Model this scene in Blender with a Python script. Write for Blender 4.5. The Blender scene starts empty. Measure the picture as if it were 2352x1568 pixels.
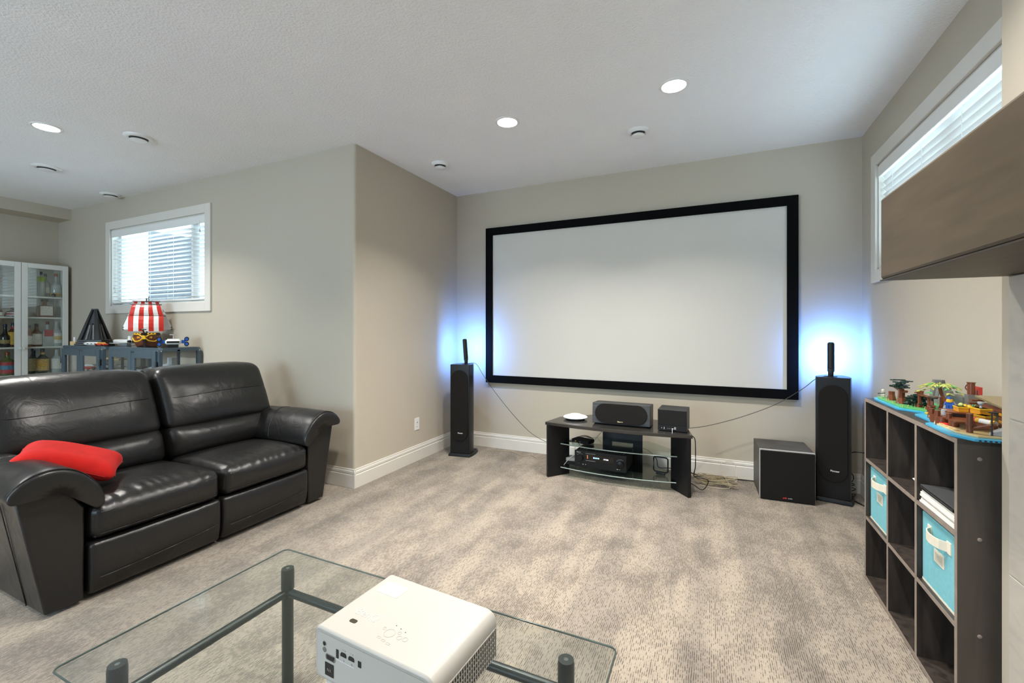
import bpy, math, random
from mathutils import Vector, Matrix

random.seed(7)
scene = bpy.context.scene
COL = scene.collection

# ------------------------------------------------------------------ camera
F_PX = 1000.826
cam_d = bpy.data.cameras.new('camera')
cam = bpy.data.objects.new('camera', cam_d)
COL.objects.link(cam)
cam.location = (0, 0, 1.2524)
cam.rotation_euler = (math.pi / 2, 0, 0.4291)
cam_d.sensor_width = 36.0
cam_d.lens = F_PX * 36.0 / 2352.0
cam_d.shift_y = -(784 - 756.47) / 2352.0
cam_d.clip_start = 0.02
scene.camera = cam

# ------------------------------------------------------------------ world, exposure
world = bpy.data.worlds.new('sky')
scene.world = world
world.use_nodes = True
bg = world.node_tree.nodes['Background']
bg.inputs[0].default_value = (0.61, 0.81, 1.0, 1)
bg.inputs[1].default_value = 9.0
scene.view_settings.view_transform = 'Standard'
scene.view_settings.look = 'None'
scene.view_settings.exposure = 0.42
scene.view_settings.gamma = 1.0
scene.view_settings.use_curve_mapping = False
scene.cycles.use_denoising = True
scene.cycles.use_adaptive_sampling = True
scene.cycles.adaptive_threshold = 0.02
scene.cycles.max_bounces = 9
scene.cycles.diffuse_bounces = 5
scene.cycles.glossy_bounces = 5
scene.cycles.transparent_max_bounces = 24
scene.cycles.sample_clamp_indirect = 8.0



def portal(loc, rot, sx, sy):
    ld = bpy.data.lights.new('window_portal', 'AREA')
    ld.shape = 'RECTANGLE'
    ld.size, ld.size_y = sx, sy
    ld.cycles.is_portal = True
    o = bpy.data.objects.new('window_portal', ld)
    COL.objects.link(o)
    o.location = loc
    o.rotation_euler = rot


portal((-5.34, 2.76, 1.95), (-math.pi / 2, 0, 0), 1.8, .9)
portal((1.19, 2.92, 2.03), (0, math.pi / 2, 0), .75, 1.8)
portal((-3.3, -3.55, 1.35), (math.pi / 2, 0, 0), 3.4, 1.8)

POT_W = 18.5
BAR_W = 7.5
POTS = [(-1.318, 2.80), (-0.206, 2.80), (-1.345, 1.42), (0.02, 1.42), (-4.402, 1.475),
        (-4.402, 0.10), (-2.9, -1.4), (-5.9, -1.4), (-0.6, -1.6)]  # this row is unseen: downlights added to brighten the ceiling

# ------------------------------------------------------------------ materials
MATS = {}


def _nodes(name):
    m = bpy.data.materials.new(name)
    m.use_nodes = True
    nt = m.node_tree
    return m, nt, nt.nodes, nt.links, nt.nodes['Principled BSDF']


def mat(name, col, rough=0.5, metal=0.0, spec=0.5, var=0.06, vscale=6.0, bump=0.0, bscale=200.0,
        stretch=(1, 1, 1), coat=0.0, emit=None, estr=0.0, sheen=0.0):
    if name in MATS:
        return MATS[name]
    m, nt, N, L, p = _nodes(name)
    p.inputs['Roughness'].default_value = rough
    p.inputs['Metallic'].default_value = metal
    p.inputs['Specular IOR Level'].default_value = spec
    p.inputs['Coat Weight'].default_value = coat
    if sheen:
        p.inputs['Sheen Weight'].default_value = sheen
    tc = N.new('ShaderNodeTexCoord')
    mp = N.new('ShaderNodeMapping')
    mp.inputs['Scale'].default_value = stretch
    L.new(tc.outputs['Object'], mp.inputs[0])
    nz = N.new('ShaderNodeTexNoise')
    nz.inputs['Scale'].default_value = vscale
    nz.inputs['Detail'].default_value = 3
    L.new(mp.outputs[0], nz.inputs['Vector'])
    rp = N.new('ShaderNodeValToRGB')
    rp.color_ramp.elements[0].position = 0.3
    rp.color_ramp.elements[1].position = 0.7
    rp.color_ramp.elements[0].color = tuple(max(0, c * (1 - var)) for c in col[:3]) + (1,)
    rp.color_ramp.elements[1].color = tuple(min(1, c * (1 + var)) for c in col[:3]) + (1,)
    L.new(nz.outputs['Fac'], rp.inputs[0])
    L.new(rp.outputs[0], p.inputs['Base Color'])
    if bump:
        n2 = N.new('ShaderNodeTexNoise')
        n2.inputs['Scale'].default_value = bscale
        n2.inputs['Detail'].default_value = 2
        L.new(mp.outputs[0], n2.inputs['Vector'])
        b = N.new('ShaderNodeBump')
        b.inputs['Strength'].default_value = bump
        b.inputs['Distance'].default_value = 0.01
        L.new(n2.outputs['Fac'], b.inputs['Height'])
        L.new(b.outputs[0], p.inputs['Normal'])
    if emit:
        p.inputs['Emission Color'].default_value = tuple(emit) + (1,)
        p.inputs['Emission Strength'].default_value = estr
    MATS[name] = m
    return m


def glass_mat(name, tint=(0.93, 0.97, 0.96), ior=1.5, rough=0.0, haze=0.0):
    """Clear pane: Fresnel mix of a mirror and a tinted see-through layer."""
    if name in MATS:
        return MATS[name]
    m, nt, N, L, p = _nodes(name)
    N.remove(p)
    out = N['Material Output']
    tr = N.new('ShaderNodeBsdfTransparent')
    tr.inputs[0].default_value = tuple(tint) + (1,)
    gl = N.new('ShaderNodeBsdfGlossy')
    gl.inputs['Roughness'].default_value = rough
    ge = N.new('ShaderNodeNewGeometry')
    dt = N.new('ShaderNodeVectorMath')
    dt.operation = 'DOT_PRODUCT'
    L.new(ge.outputs['Incoming'], dt.inputs[0])
    L.new(ge.outputs['Normal'], dt.inputs[1])
    ab = N.new('ShaderNodeMath')
    ab.operation = 'ABSOLUTE'
    L.new(dt.outputs['Value'], ab.inputs[0])
    om = N.new('ShaderNodeMath')
    om.operation = 'SUBTRACT'
    om.inputs[0].default_value = 1.0
    L.new(ab.outputs[0], om.inputs[1])
    pw = N.new('ShaderNodeMath')
    pw.operation = 'POWER'
    pw.inputs[1].default_value = 5.0
    L.new(om.outputs[0], pw.inputs[0])
    f0 = ((ior - 1) / (ior + 1)) ** 2
    fr = N.new('ShaderNodeMath')
    fr.operation = 'MULTIPLY_ADD'
    fr.inputs[1].default_value = 1 - f0
    fr.inputs[2].default_value = f0
    L.new(pw.outputs[0], fr.inputs[0])
    mx = N.new('ShaderNodeMixShader')
    L.new(fr.outputs[0], mx.inputs[0])
    L.new(tr.outputs[0], mx.inputs[1])
    L.new(gl.outputs[0], mx.inputs[2])
    L.new(mx.outputs[0], out.inputs[0])
    MATS[name] = m
    return m


def emis(name, col, s):
    if name in MATS:
        return MATS[name]
    m, nt, N, L, p = _nodes(name)
    p.inputs['Base Color'].default_value = tuple(col) + (1,)
    p.inputs['Emission Color'].default_value = tuple(col) + (1,)
    p.inputs['Emission Strength'].default_value = s
    MATS[name] = m
    return m


def carpet_mat():
    m, nt, N, L, p = _nodes('carpet')
    p.inputs['Roughness'].default_value = 0.95
    p.inputs['Specular IOR Level'].default_value = 0.1
    p.inputs['Sheen Weight'].default_value = 0.15
    tc = N.new('ShaderNodeTexCoord')

    def noise(scale, stretch, detail=3, rough=0.55):
        mp = N.new('ShaderNodeMapping')
        mp.inputs['Scale'].default_value = stretch
        L.new(tc.outputs['Object'], mp.inputs[0])
        nz = N.new('ShaderNodeTexNoise')
        nz.inputs['Scale'].default_value = scale
        nz.inputs['Detail'].default_value = detail
        nz.inputs['Roughness'].default_value = rough
        L.new(mp.outputs[0], nz.inputs['Vector'])
        return nz.outputs['Fac']

    def ramp(fac, a, b, ca, cb):
        r = N.new('ShaderNodeValToRGB')
        r.color_ramp.elements[0].position = a
        r.color_ramp.elements[1].position = b
        r.color_ramp.elements[0].color = ca
        r.color_ramp.elements[1].color = cb
        L.new(fac, r.inputs[0])
        return r.outputs[0]

    def mul(a, b, f=1.0):
        x = N.new('ShaderNodeMixRGB')
        x.blend_type = 'MULTIPLY'
        x.inputs[0].default_value = f
        L.new(a, x.inputs[1])
        L.new(b, x.inputs[2])
        return x.outputs[0]
    def math2(op, a, b=None, c=None):
        n = N.new('ShaderNodeMath')
        n.operation = op
        for i, q in enumerate((a, b, c)):
            if q is None:
                continue
            if isinstance(q, (int, float)):
                n.inputs[i].default_value = q
            else:
                L.new(q, n.inputs[i])
        return n.outputs[0]
    # rows of tufts run along Y, with broken dark grooves between them
    patch = noise(1.0, (4.6, 3.2, 1), 5, 0.62)
    sp = N.new('ShaderNodeSeparateXYZ')
    L.new(tc.outputs['Object'], sp.inputs[0])
    wob = noise(1.0, (30, 18, 1), 1)
    xs = math2('ADD', math2('DIVIDE', sp.outputs['X'], 0.0074), math2('MULTIPLY', wob, 0.8))
    row = math2('FLOOR', xs)
    fx = math2('ABSOLUTE', math2('SUBTRACT', math2('FRACT', xs), 0.5))
    groove = N.new('ShaderNodeMapRange')
    groove.interpolation_type = 'SMOOTHSTEP'
    groove.inputs['From Min'].default_value = 0.10
    groove.inputs['From Max'].default_value = 0.34
    groove.inputs['To Min'].default_value = 1.0
    groove.inputs['To Max'].default_value = 0.0
    L.new(fx, groove.inputs[0])
    cb = N.new('ShaderNodeCombineXYZ')
    L.new(math2('MULTIPLY', row, 13.73), cb.inputs[0])
    L.new(math2('MULTIPLY', sp.outputs['Y'], 46.0), cb.inputs[1])
    dn = N.new('ShaderNodeTexNoise')
    dn.inputs['Scale'].default_value = 1.0
    dn.inputs['Detail'].default_value = 2.5
    L.new(cb.outputs[0], dn.inputs['Vector'])
    # patches show more of the dark yarn
    lev = math2('MULTIPLY_ADD', math2('SUBTRACT', 0.5, patch), 0.42, dn.outputs['Fac'])
    on = N.new('ShaderNodeMapRange')
    on.interpolation_type = 'SMOOTHSTEP'
    on.inputs['From Min'].default_value = 0.40
    on.inputs['From Max'].default_value = 0.62
    L.new(lev, on.inputs[0])
    dark = math2('MULTIPLY', groove.outputs[0], on.outputs[0])
    dash = math2('SUBTRACT', 1.0, dark)
    base = ramp(dark, 0.0, 1.0, (0.36, 0.312, 0.252, 1), (0.135, 0.116, 0.093, 1))
    fine = noise(1.0, (420, 260, 1), 2)
    base = mul(base, ramp(fine, 0.3, 0.75, (0.78, 0.77, 0.76, 1), (1.14, 1.13, 1.12, 1)))
    base = mul(base, ramp(patch, 0.36, 0.54, (0.78, 0.775, 0.785, 1), (1.0, 1.0, 1.0, 1)))  # pile-direction shading painted in as darker patches
    band = noise(1.0, (5.2, 0.45, 1), 2)
    base = mul(base, ramp(band, 0.44, 0.56, (0.84, 0.84, 0.855, 1), (1.05, 1.04, 1.03, 1)))
    L.new(base, p.inputs['Base Color'])
    b = N.new('ShaderNodeBump')
    b.inputs['Strength'].default_value = 0.55
    b.inputs['Distance'].default_value = 0.006
    ad = N.new('ShaderNodeMath')
    L.new(dash, ad.inputs[0])
    L.new(fine, ad.inputs[1])
    L.new(ad.outputs[0], b.inputs['Height'])
    L.new(b.outputs[0], p.inputs['Normal'])
    return m


def leather_mat():
    m, nt, N, L, p = _nodes('black_leather')
    p.inputs['Base Color'].default_value = (0.012, 0.0115, 0.0115, 1)
    p.inputs['Specular IOR Level'].default_value = 0.5
    tc = N.new('ShaderNodeTexCoord')
    wr = N.new('ShaderNodeTexNoise')
    wr.inputs['Scale'].default_value = 11
    wr.inputs['Detail'].default_value = 3
    wr.inputs['Distortion'].default_value = 1.0
    L.new(tc.outputs['Object'], wr.inputs['Vector'])
    gr = N.new('ShaderNodeTexVoronoi')
    gr.inputs['Scale'].default_value = 420
    L.new(tc.outputs['Object'], gr.inputs['Vector'])
    r = N.new('ShaderNodeMapRange')
    r.inputs['To Min'].default_value = 0.26
    r.inputs['To Max'].default_value = 0.38
    L.new(wr.outputs['Fac'], r.inputs[0])
    L.new(r.outputs[0], p.inputs['Roughness'])
    b1 = N.new('ShaderNodeBump')
    b1.inputs['Strength'].default_value = 0.15
    b1.inputs['Distance'].default_value = 0.022
    L.new(wr.outputs['Fac'], b1.inputs['Height'])
    b2 = N.new('ShaderNodeBump')
    b2.inputs['Strength'].default_value = 0.10
    b2.inputs['Distance'].default_value = 0.0012
    L.new(gr.outputs['Distance'], b2.inputs['Height'])
    L.new(b1.outputs[0], b2.inputs['Normal'])
    L.new(b2.outputs[0], p.inputs['Normal'])
    return m


def tile_mat():
    m, nt, N, L, p = _nodes('stone_tile')
    p.inputs['Roughness'].default_value = 0.4
    tc = N.new('ShaderNodeTexCoord')
    mp = N.new('ShaderNodeMapping')
    mp.inputs['Scale'].default_value = (3, 3, 6)
    mp.inputs['Rotation'].default_value = (0.6, 0, 0)
    L.new(tc.outputs['Object'], mp.inputs[0])
    nz = N.new('ShaderNodeTexNoise')
    nz.inputs['Scale'].default_value = 2.2
    nz.inputs['Detail'].default_value = 8
    nz.inputs['Distortion'].default_value = 1.6
    L.new(mp.outputs[0], nz.inputs['Vector'])
    r = N.new('ShaderNodeValToRGB')
    e = r.color_ramp.elements
    e[0].position, e[0].color = 0.30, (0.42, 0.39, 0.34, 1)
    e[1].position, e[1].color = 0.70, (0.50, 0.46, 0.40, 1)
    x = r.color_ramp.elements.new(0.5)
    x.color = (0.475, 0.44, 0.385, 1)
    L.new(nz.outputs['Fac'], r.inputs[0])
    L.new(r.outputs[0], p.inputs['Base Color'])
    return m


def wood_mat(name, dark, light, stretch=(1.5, 18, 18), rough=0.45, bump=0.05):
    m, nt, N, L, p = _nodes(name)
    p.inputs['Roughness'].default_value = rough
    tc = N.new('ShaderNodeTexCoord')
    mp = N.new('ShaderNodeMapping')
    mp.inputs['Scale'].default_value = stretch
    L.new(tc.outputs['Object'], mp.inputs[0])
    nz = N.new('ShaderNodeTexNoise')
    nz.inputs['Scale'].default_value = 2.5
    nz.inputs['Detail'].default_value = 6
    nz.inputs['Distortion'].default_value = 0.8
    L.new(mp.outputs[0], nz.inputs['Vector'])
    r = N.new('ShaderNodeValToRGB')
    r.color_ramp.elements[0].position = 0.3
    r.color_ramp.elements[1].position = 0.72
    r.color_ramp.elements[0].color = tuple(dark) + (1,)
    r.color_ramp.elements[1].color = tuple(light) + (1,)
    L.new(nz.outputs['Fac'], r.inputs[0])
    L.new(r.outputs[0], p.inputs['Base Color'])
    b = N.new('ShaderNodeBump')
    b.inputs['Strength'].default_value = bump
    b.inputs['Distance'].default_value = 0.004
    L.new(nz.outputs['Fac'], b.inputs['Height'])
    L.new(b.outputs[0], p.inputs['Normal'])
    MATS[name] = m
    return m


PAINT = mat('wall_paint', (0.505, 0.455, 0.368), 0.75, spec=0.25, var=0.015, vscale=1.2, bump=0.05, bscale=160)
CEIL = mat('ceiling_stipple', (0.87, 0.87, 0.885), 0.9, spec=0.1, var=0.012, vscale=3, bump=0.36, bscale=85)
TRIM = mat('trim_white', (0.70, 0.67, 0.61), 0.42, spec=0.4, var=0.01)
WHITE = mat('white_plastic', (0.80, 0.80, 0.79), 0.35, var=0.01)
CARPET = carpet_mat()
LEATHER = leather_mat()
TILE = tile_mat()
GROUT = mat('grout', (0.55, 0.52, 0.47), 0.9)
MANTEL = wood_mat('mantel_wood', (0.052, 0.036, 0.019), (0.082, 0.058, 0.032), (9, 1.2, 9), 0.5, 0.03)
MANTEL_TRIM = mat('mantel_edge', (0.03, 0.022, 0.016), 0.5)
ESPRESSO = wood_mat('espresso_board', (0.020, 0.015, 0.012), (0.055, 0.043, 0.036), (14, 14, 1.6), 0.42, 0.05)
ESPRESSO_LIT_EDGE = mat('espresso_lit_edge', (0.26, 0.21, 0.175), 0.5, var=0.12, vscale=20)  # front edges of the boards, their lit look painted as a paler brown
ESPRESSO_SIDE = wood_mat('espresso_side', (0.060, 0.047, 0.038), (0.082, 0.066, 0.053), (14, 14, 1.6), 0.4, 0.03)
BLACK = mat('satin_black', (0.009, 0.009, 0.010), 0.36, spec=0.28, var=0.1)
MATTE = mat('matte_black', (0.012, 0.012, 0.012), 0.8, spec=0.2, var=0.1)
VELVET = mat('velvet_black', (0.004, 0.004, 0.0045), 0.95, spec=0.08, var=0.1)
GRILLE = mat('speaker_cloth', (0.014, 0.013, 0.012), 0.9, spec=0.15, var=0.15, vscale=300, bump=0.3, bscale=900)
ASHWOOD = wood_mat('black_ash', (0.020, 0.020, 0.021), (0.060, 0.060, 0.060), (2, 30, 30), 0.45, 0.1)
SUBWOOD = wood_mat('charcoal_ash', (0.035, 0.033, 0.031), (0.085, 0.080, 0.074), (3, 3, 30), 0.5, 0.1)
SILVER = mat('silver_trim', (0.45, 0.44, 0.42), 0.4, metal=0.2, var=0.03)
SCREENFAB = mat('screen_fabric', (0.60, 0.585, 0.54), 0.8, spec=0.15, var=0.01, vscale=2)
GLASS = glass_mat('window_glass', (0.96, 0.98, 0.98))
TABLEGLASS = glass_mat('table_glass', (0.93, 0.955, 0.948), 1.6)
SHELFGLASS = glass_mat('shelf_glass', (0.78, 0.84, 0.81), 1.55)
GLASSEDGE = mat('glass_edge', (0.065, 0.088, 0.082), 0.12, var=0.2)
DARKMETAL = mat('dark_green_metal', (0.022, 0.027, 0.025), 0.32, metal=0.3, spec=0.6, var=0.1)
CHROME = mat('chrome', (0.7, 0.7, 0.7), 0.15, metal=1.0, var=0.02)
RED = mat('red_velour', (0.50, 0.016, 0.013), 0.9, spec=0.12, var=0.12, vscale=14, bump=0.12, bscale=400, sheen=0.06)
REDSEAM = mat('red_seam', (0.33, 0.01, 0.01), 0.9)
PROJ = mat('projector_white', (0.43, 0.408, 0.370), 0.38, var=0.01)
PROJ2 = mat('projector_back', (0.46, 0.44, 0.40), 0.45, var=0.01)
GREYPRINT = mat('grey_print', (0.45, 0.44, 0.41), 0.6)
PANELGREY = mat('pale_grey_sticker', (0.52, 0.50, 0.43), 0.6)
STEELBLUE = mat('blue_grey_steel', (0.080, 0.120, 0.155), 0.30, metal=0.35, var=0.05)
CABWHITE = mat('cabinet_white', (0.72, 0.72, 0.67), 0.4, var=0.01)
BLINDW = mat('blind_white', (0.82, 0.82, 0.79), 0.45, var=0.01)
TEAL = mat('teal_fabric', (0.20, 0.50, 0.56), 0.9, spec=0.15, var=0.05, vscale=60, bump=0.2, bscale=700)
CREAM = mat('cream_fabric', (0.72, 0.66, 0.54), 0.9, spec=0.15, var=0.05, vscale=40)
PAPER = mat('white_paper', (0.72, 0.70, 0.64), 0.8, var=0.04, vscale=30)
CORDGREY = mat('cord_grey', (0.05, 0.047, 0.045), 0.6)
CORDTAN = mat('cord_tan', (0.42, 0.35, 0.22), 0.6)
LETTER = mat('silver_letters', (0.75, 0.75, 0.73), 0.4, emit=(0.8, 0.8, 0.78), estr=0.0)
GOLD = mat('gold_letters', (0.70, 0.58, 0.30), 0.4, metal=0.4)
REDLET = mat('red_letters', (0.7, 0.04, 0.03), 0.5)


def plastic(name, col, rough=0.3):
    return mat('toy_' + name, col, rough, var=0.05, vscale=30)


T_BROWN = plastic('brown', (0.16, 0.045, 0.018))
T_TAN = plastic('tan', (0.66, 0.49, 0.24))
T_BLUE = plastic('azure', (0.05, 0.36, 0.58))
T_GREEN = plastic('green', (0.10, 0.40, 0.13))
T_LIME = plastic('lime', (0.44, 0.47, 0.12))
T_DGREEN = plastic('dark_green', (0.012, 0.035, 0.025))
T_GREY = plastic('grey', (0.16, 0.155, 0.145))
T_LGREY = plastic('light_grey', (0.42, 0.43, 0.43))
T_BLACK = plastic('black', (0.012, 0.012, 0.013))
T_WHITE = plastic('white', (0.78, 0.78, 0.75))
T_RED = plastic('red', (0.55, 0.03, 0.02))
T_YELLOW = plastic('yellow', (0.72, 0.42, 0.02))
T_ORANGE = plastic('orange', (0.60, 0.27, 0.02))
T_NAVY = plastic('blue', (0.02, 0.10, 0.42))
T_SAND = plastic('olive_tan', (0.20, 0.155, 0.075))


# ------------------------------------------------------------------ mesh builder
class MB:
    def __init__(self):
        self.v = []
        self.f = []

    def add(self, vs, fs, M=None):
        o = len(self.v)
        if M is not None:
            vs = [tuple(M @ Vector(p)) for p in vs]
        self.v += [tuple(p) for p in vs]
        self.f += [tuple(i + o for i in q) for q in fs]
        return self

    def box(self, x0, x1, y0, y1, z0, z1, M=None):
        vs = [(x0, y0, z0), (x1, y0, z0), (x1, y1, z0), (x0, y1, z0),
              (x0, y0, z1), (x1, y0, z1), (x1, y1, z1), (x0, y1, z1)]
        fs = [(0, 3, 2, 1), (4, 5, 6, 7), (0, 1, 5, 4), (1, 2, 6, 5), (2, 3, 7, 6), (3, 0, 4, 7)]
        return self.add(vs, fs, M)

    def cbox(self, c, s, M=None):
        return self.box(c[0] - s[0] / 2, c[0] + s[0] / 2, c[1] - s[1] / 2, c[1] + s[1] / 2,
                        c[2] - s[2] / 2, c[2] + s[2] / 2, M)

    def prism(self, poly, a, b, axis='z', M=None):
        """poly: 2D points counter-clockwise, extruded from a to b along axis."""
        n = len(poly)
        vs = []
        for h in (a, b):
            for (p, q) in poly:
                vs.append({'z': (p, q, h), 'y': (p, h, q), 'x': (h, p, q)}[axis])
        fs = [tuple(reversed(range(n))), tuple(range(n, 2 * n))]
        for i in range(n):
            j = (i + 1) % n
            fs.append((i, j, n + j, n + i))
        if axis == 'y':
            fs = [tuple(reversed(q)) for q in fs]
        return self.add(vs, fs, M)

    def lathe(self, prof, c=(0, 0, 0), n=20, M=None):
        """prof: (radius, z) from bottom to top."""
        vs, fs = [], []
        for (r, z) in prof:
            for k in range(n):
                a = 2 * math.pi * k / n
                vs.append((c[0] + r * math.cos(a), c[1] + r * math.sin(a), c[2] + z))
        m = len(prof)
        for i in range(m - 1):
            for k in range(n):
                j = (k + 1) % n
                fs.append((i * n + k, i * n + j, (i + 1) * n + j, (i + 1) * n + k))
        fs.append(tuple(reversed(range(n))))
        fs.append(tuple(range((m - 1) * n, m * n)))
        return self.add(vs, fs, M)

    def cyl(self, p, q, r, n=14, r2=None):
        p, q = Vector(p), Vector(q)
        d = q - p
        M = Matrix.Translation(p) @ d.to_track_quat('Z', 'Y').to_matrix().to_4x4()
        return self.lathe([(r, 0), (r if r2 is None else r2, d.length)], n=n, M=M)

    def tube(self, pts, r, n=6):
        pts = [Vector(p) for p in pts]
        vs, fs = [], []
        m = len(pts)
        up = Vector((0, 0, 1))
        for i, p in enumerate(pts):
            t = (pts[min(i + 1, m - 1)] - pts[max(i - 1, 0)]).normalized()
            s = t.cross(up)
            if s.length < 1e-3:
                s = t.cross(Vector((0, 1, 0)))
            s.normalize()
            w = s.cross(t)
            for k in range(n):
                a = 2 * math.pi * k / n
                vs.append(tuple(p + r * (math.cos(a) * s + math.sin(a) * w)))
        for i in range(m - 1):
            for k in range(n):
                j = (k + 1) % n
                fs.append((i * n + k, i * n + j, (i + 1) * n + j, (i + 1) * n + k))
        fs.append(tuple(reversed(range(n))))
        fs.append(tuple(range((m - 1) * n, m * n)))
        return self.add(vs, fs)

    def rings(self, rings, cap=True):
        n = len(rings[0])
        vs = [p for r in rings for p in r]
        fs = []
        for i in range(len(rings) - 1):
            for k in range(n):
                j = (k + 1) % n
                fs.append((i * n + k, i * n + j, (i + 1) * n + j, (i + 1) * n + k))
        if cap:
            fs.append(tuple(reversed(range(n))))
            fs.append(tuple(range((len(rings) - 1) * n, len(rings) * n)))
        return self.add(vs, fs)

    def rbox(self, c, s, r, inner=(4, 4, 4), fn=None, M=None):
        """Rounded box centred at c, full sizes s, edge radius r; fn deforms local points."""
        h = [q / 2 for q in s]
        ax = []
        for k in range(3):
            rr = min(r, h[k] * 0.98)
            a = h[k]
            edge = [-a, -a + rr * 0.12, -a + rr * 0.35, -a + rr * 0.65, -a + rr]
            mid = [(-a + rr) + (2 * a - 2 * rr) * i / inner[k] for i in range(1, inner[k])]
            ax.append(edge + mid + [-e for e in reversed(edge)])
        idx = {}
        vs, fs = [], []

        def vert(p):
            key = (round(p[0], 6), round(p[1], 6), round(p[2], 6))
            if key in idx:
                return idx[key]
            q = []
            d = []
            for k in range(3):
                lim = h[k] - min(r, h[k] * 0.98)
                cc = max(-lim, min(lim, p[k]))
                q.append(cc)
                d.append((p[k] - cc))
            ln = math.sqrt(sum(e * e for e in d)) or 1
            # map the square corner onto a round one
            mx = max(abs(e) for e in d) or 1
            rr = [min(r, h[k] * 0.98) for k in range(3)]
            o = [q[k] + d[k] / ln * mx * (rr[k] / r if False else 1) for k in range(3)]
            if fn:
                o = list(fn(o[0], o[1], o[2], h))
            i = len(vs)
            vs.append((o[0] + c[0], o[1] + c[1], o[2] + c[2]))
            idx[key] = i
            return i
        for k in range(3):
            a, b = [(1, 2), (2, 0), (0, 1)][k]
            for sgn in (-1, 1):
                A, B = ax[a], ax[b]
                for i in range(len(A) - 1):
                    for j in range(len(B) - 1):
                        q = []
                        for (ii, jj) in ((i, j), (i + 1, j), (i + 1, j + 1), (i, j + 1)):
                            p = [0, 0, 0]
                            p[k] = sgn * h[k]
                            p[a] = A[ii]
                            p[b] = B[jj]
                            q.append(vert(p))
                        if sgn < 0:
                            q.reverse()
                        fs.append(tuple(q))
        return self.add(vs, fs, M)

    def mesh(self, name):
        me = bpy.data.meshes.new(name)
        me.from_pydata(self.v, [], self.f)
        me.validate()
        me.update()
        return me

    def build(self, name, m, parent=None, smooth=None, bevel=0.0, subsurf=0, loc=None, solid=0.0):
        me = self.mesh(name)
        me.materials.append(m)
        if smooth is not None:
            for q in me.polygons:
                q.use_smooth = True
            me.set_sharp_from_angle(angle=math.radians(smooth))
        o = bpy.data.objects.new(name, me)
        COL.objects.link(o)
        if parent is not None:
            o.parent = parent
        if loc is not None:
            o.location = loc
        if solid:
            s = o.modifiers.new('solid', 'SOLIDIFY')
            s.thickness = solid
            s.offset = 0
        if subsurf:
            s = o.modifiers.new('sub', 'SUBSURF')
            s.levels = s.render_levels = subsurf
        if bevel:
            b = o.modifiers.new('bevel', 'BEVEL')
            b.width = bevel
            b.segments = 2
            b.limit_method = 'ANGLE'
            b.angle_limit = math.radians(40)
        return o


def tag(o, label=None, cat=None, group=None, kind=None):
    if label:
        o['label'] = label
    if cat:
        o['category'] = cat
    if group:
        o['group'] = group
    if kind:
        o['kind'] = kind
    return o


def thing(name, label, cat, loc=(0, 0, 0), rz=0.0, group=None):
    o = bpy.data.objects.new(name, None)
    o.empty_display_size = 0.05
    COL.objects.link(o)
    o.location = loc
    o.rotation_euler = (0, 0, rz)
    return tag(o, label, cat, group)


def copy_tree(o, parent=None):
    c = o.copy()
    COL.objects.link(c)
    c.parent = parent
    for ch in list(o.children):
        copy_tree(ch, c)
    return c


def struct(o):
    return tag(o, kind='structure')


def text(name, body, size, m, parent, M, shear=0.0, bold=0.0, ext=0.0004):
    """Lettering as a thin mesh; M places the text plane (x right, y up, z out)."""
    cu = bpy.data.curves.new(name, 'FONT')
    cu.body = body
    cu.size = size
    cu.shear = shear
    cu.offset = bold
    cu.extrude = ext
    cu.align_x = 'CENTER'
    cu.align_y = 'CENTER'
    tmp = bpy.data.objects.new(name + '_tmp', cu)
    COL.objects.link(tmp)
    dg = bpy.context.evaluated_depsgraph_get()
    me = bpy.data.meshes.new_from_object(tmp.evaluated_get(dg))
    bpy.data.objects.remove(tmp)
    bpy.data.curves.remove(cu)
    me.transform(M)
    me.materials.clear()
    me.materials.append(m)
    o = bpy.data.objects.new(name, me)
    COL.objects.link(o)
    o.parent = parent
    return o


def frame(origin, xdir, ydir):
    x = Vector(xdir).normalized()
    y = Vector(ydir).normalized()
    z = x.cross(y)
    return Matrix(((x.x, y.x, z.x, origin[0]), (x.y, y.y, z.y, origin[1]),
                   (x.z, y.z, z.z, origin[2]), (0, 0, 0, 1)))


def smoothpath(pts, k=8):
    """Catmull-Rom through the points."""
    P = [Vector(p) for p in pts]
    P = [P[0] * 2 - P[1]] + P + [P[-1] * 2 - P[-2]]
    out = []
    for i in range(1, len(P) - 2):
        for s in range(k):
            t = s / k
            a, b, c, d = P[i - 1], P[i], P[i + 1], P[i + 2]
            out.append(0.5 * ((2 * b) + (c - a) * t + (2 * a - 5 * b + 4 * c - d) * t * t
                              + (3 * b - a - 3 * c + d) * t ** 3))
    out.append(P[-2])
    return out


def roundrect(w, h, r, n=5, cx=0, cy=0):
    pts = []
    for (sx, sy, a0) in ((1, 1, 0), (-1, 1, 90), (-1, -1, 180), (1, -1, 270)):
        for k in range(n + 1):
            a = math.radians(a0 + 90 * k / n)
            pts.append((cx + sx * (w / 2 - r) + r * math.cos(a), cy + sy * (h / 2 - r) + r * math.sin(a)))
    return pts


# ================================================================== ROOM SHELL
XL, XR, YB, YC, XW, XS, HC = -2.566, 1.0465, 4.137, 2.615, -7.473, -7.147, 2.725
YREAR = -3.4
struct(MB().box(XW - .12, XR + .12, YREAR - .12, YB + .12, -0.12, 0).build('floor', CARPET))
struct(MB().box(XW - .12, XR + .12, YREAR - .12, YB + .12, HC, HC + .12).build('ceiling', CEIL))
struct(MB().box(XL - .12, XR + .12, YB, YB + .12, 0, HC).build('wall_back', PAINT))
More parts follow.
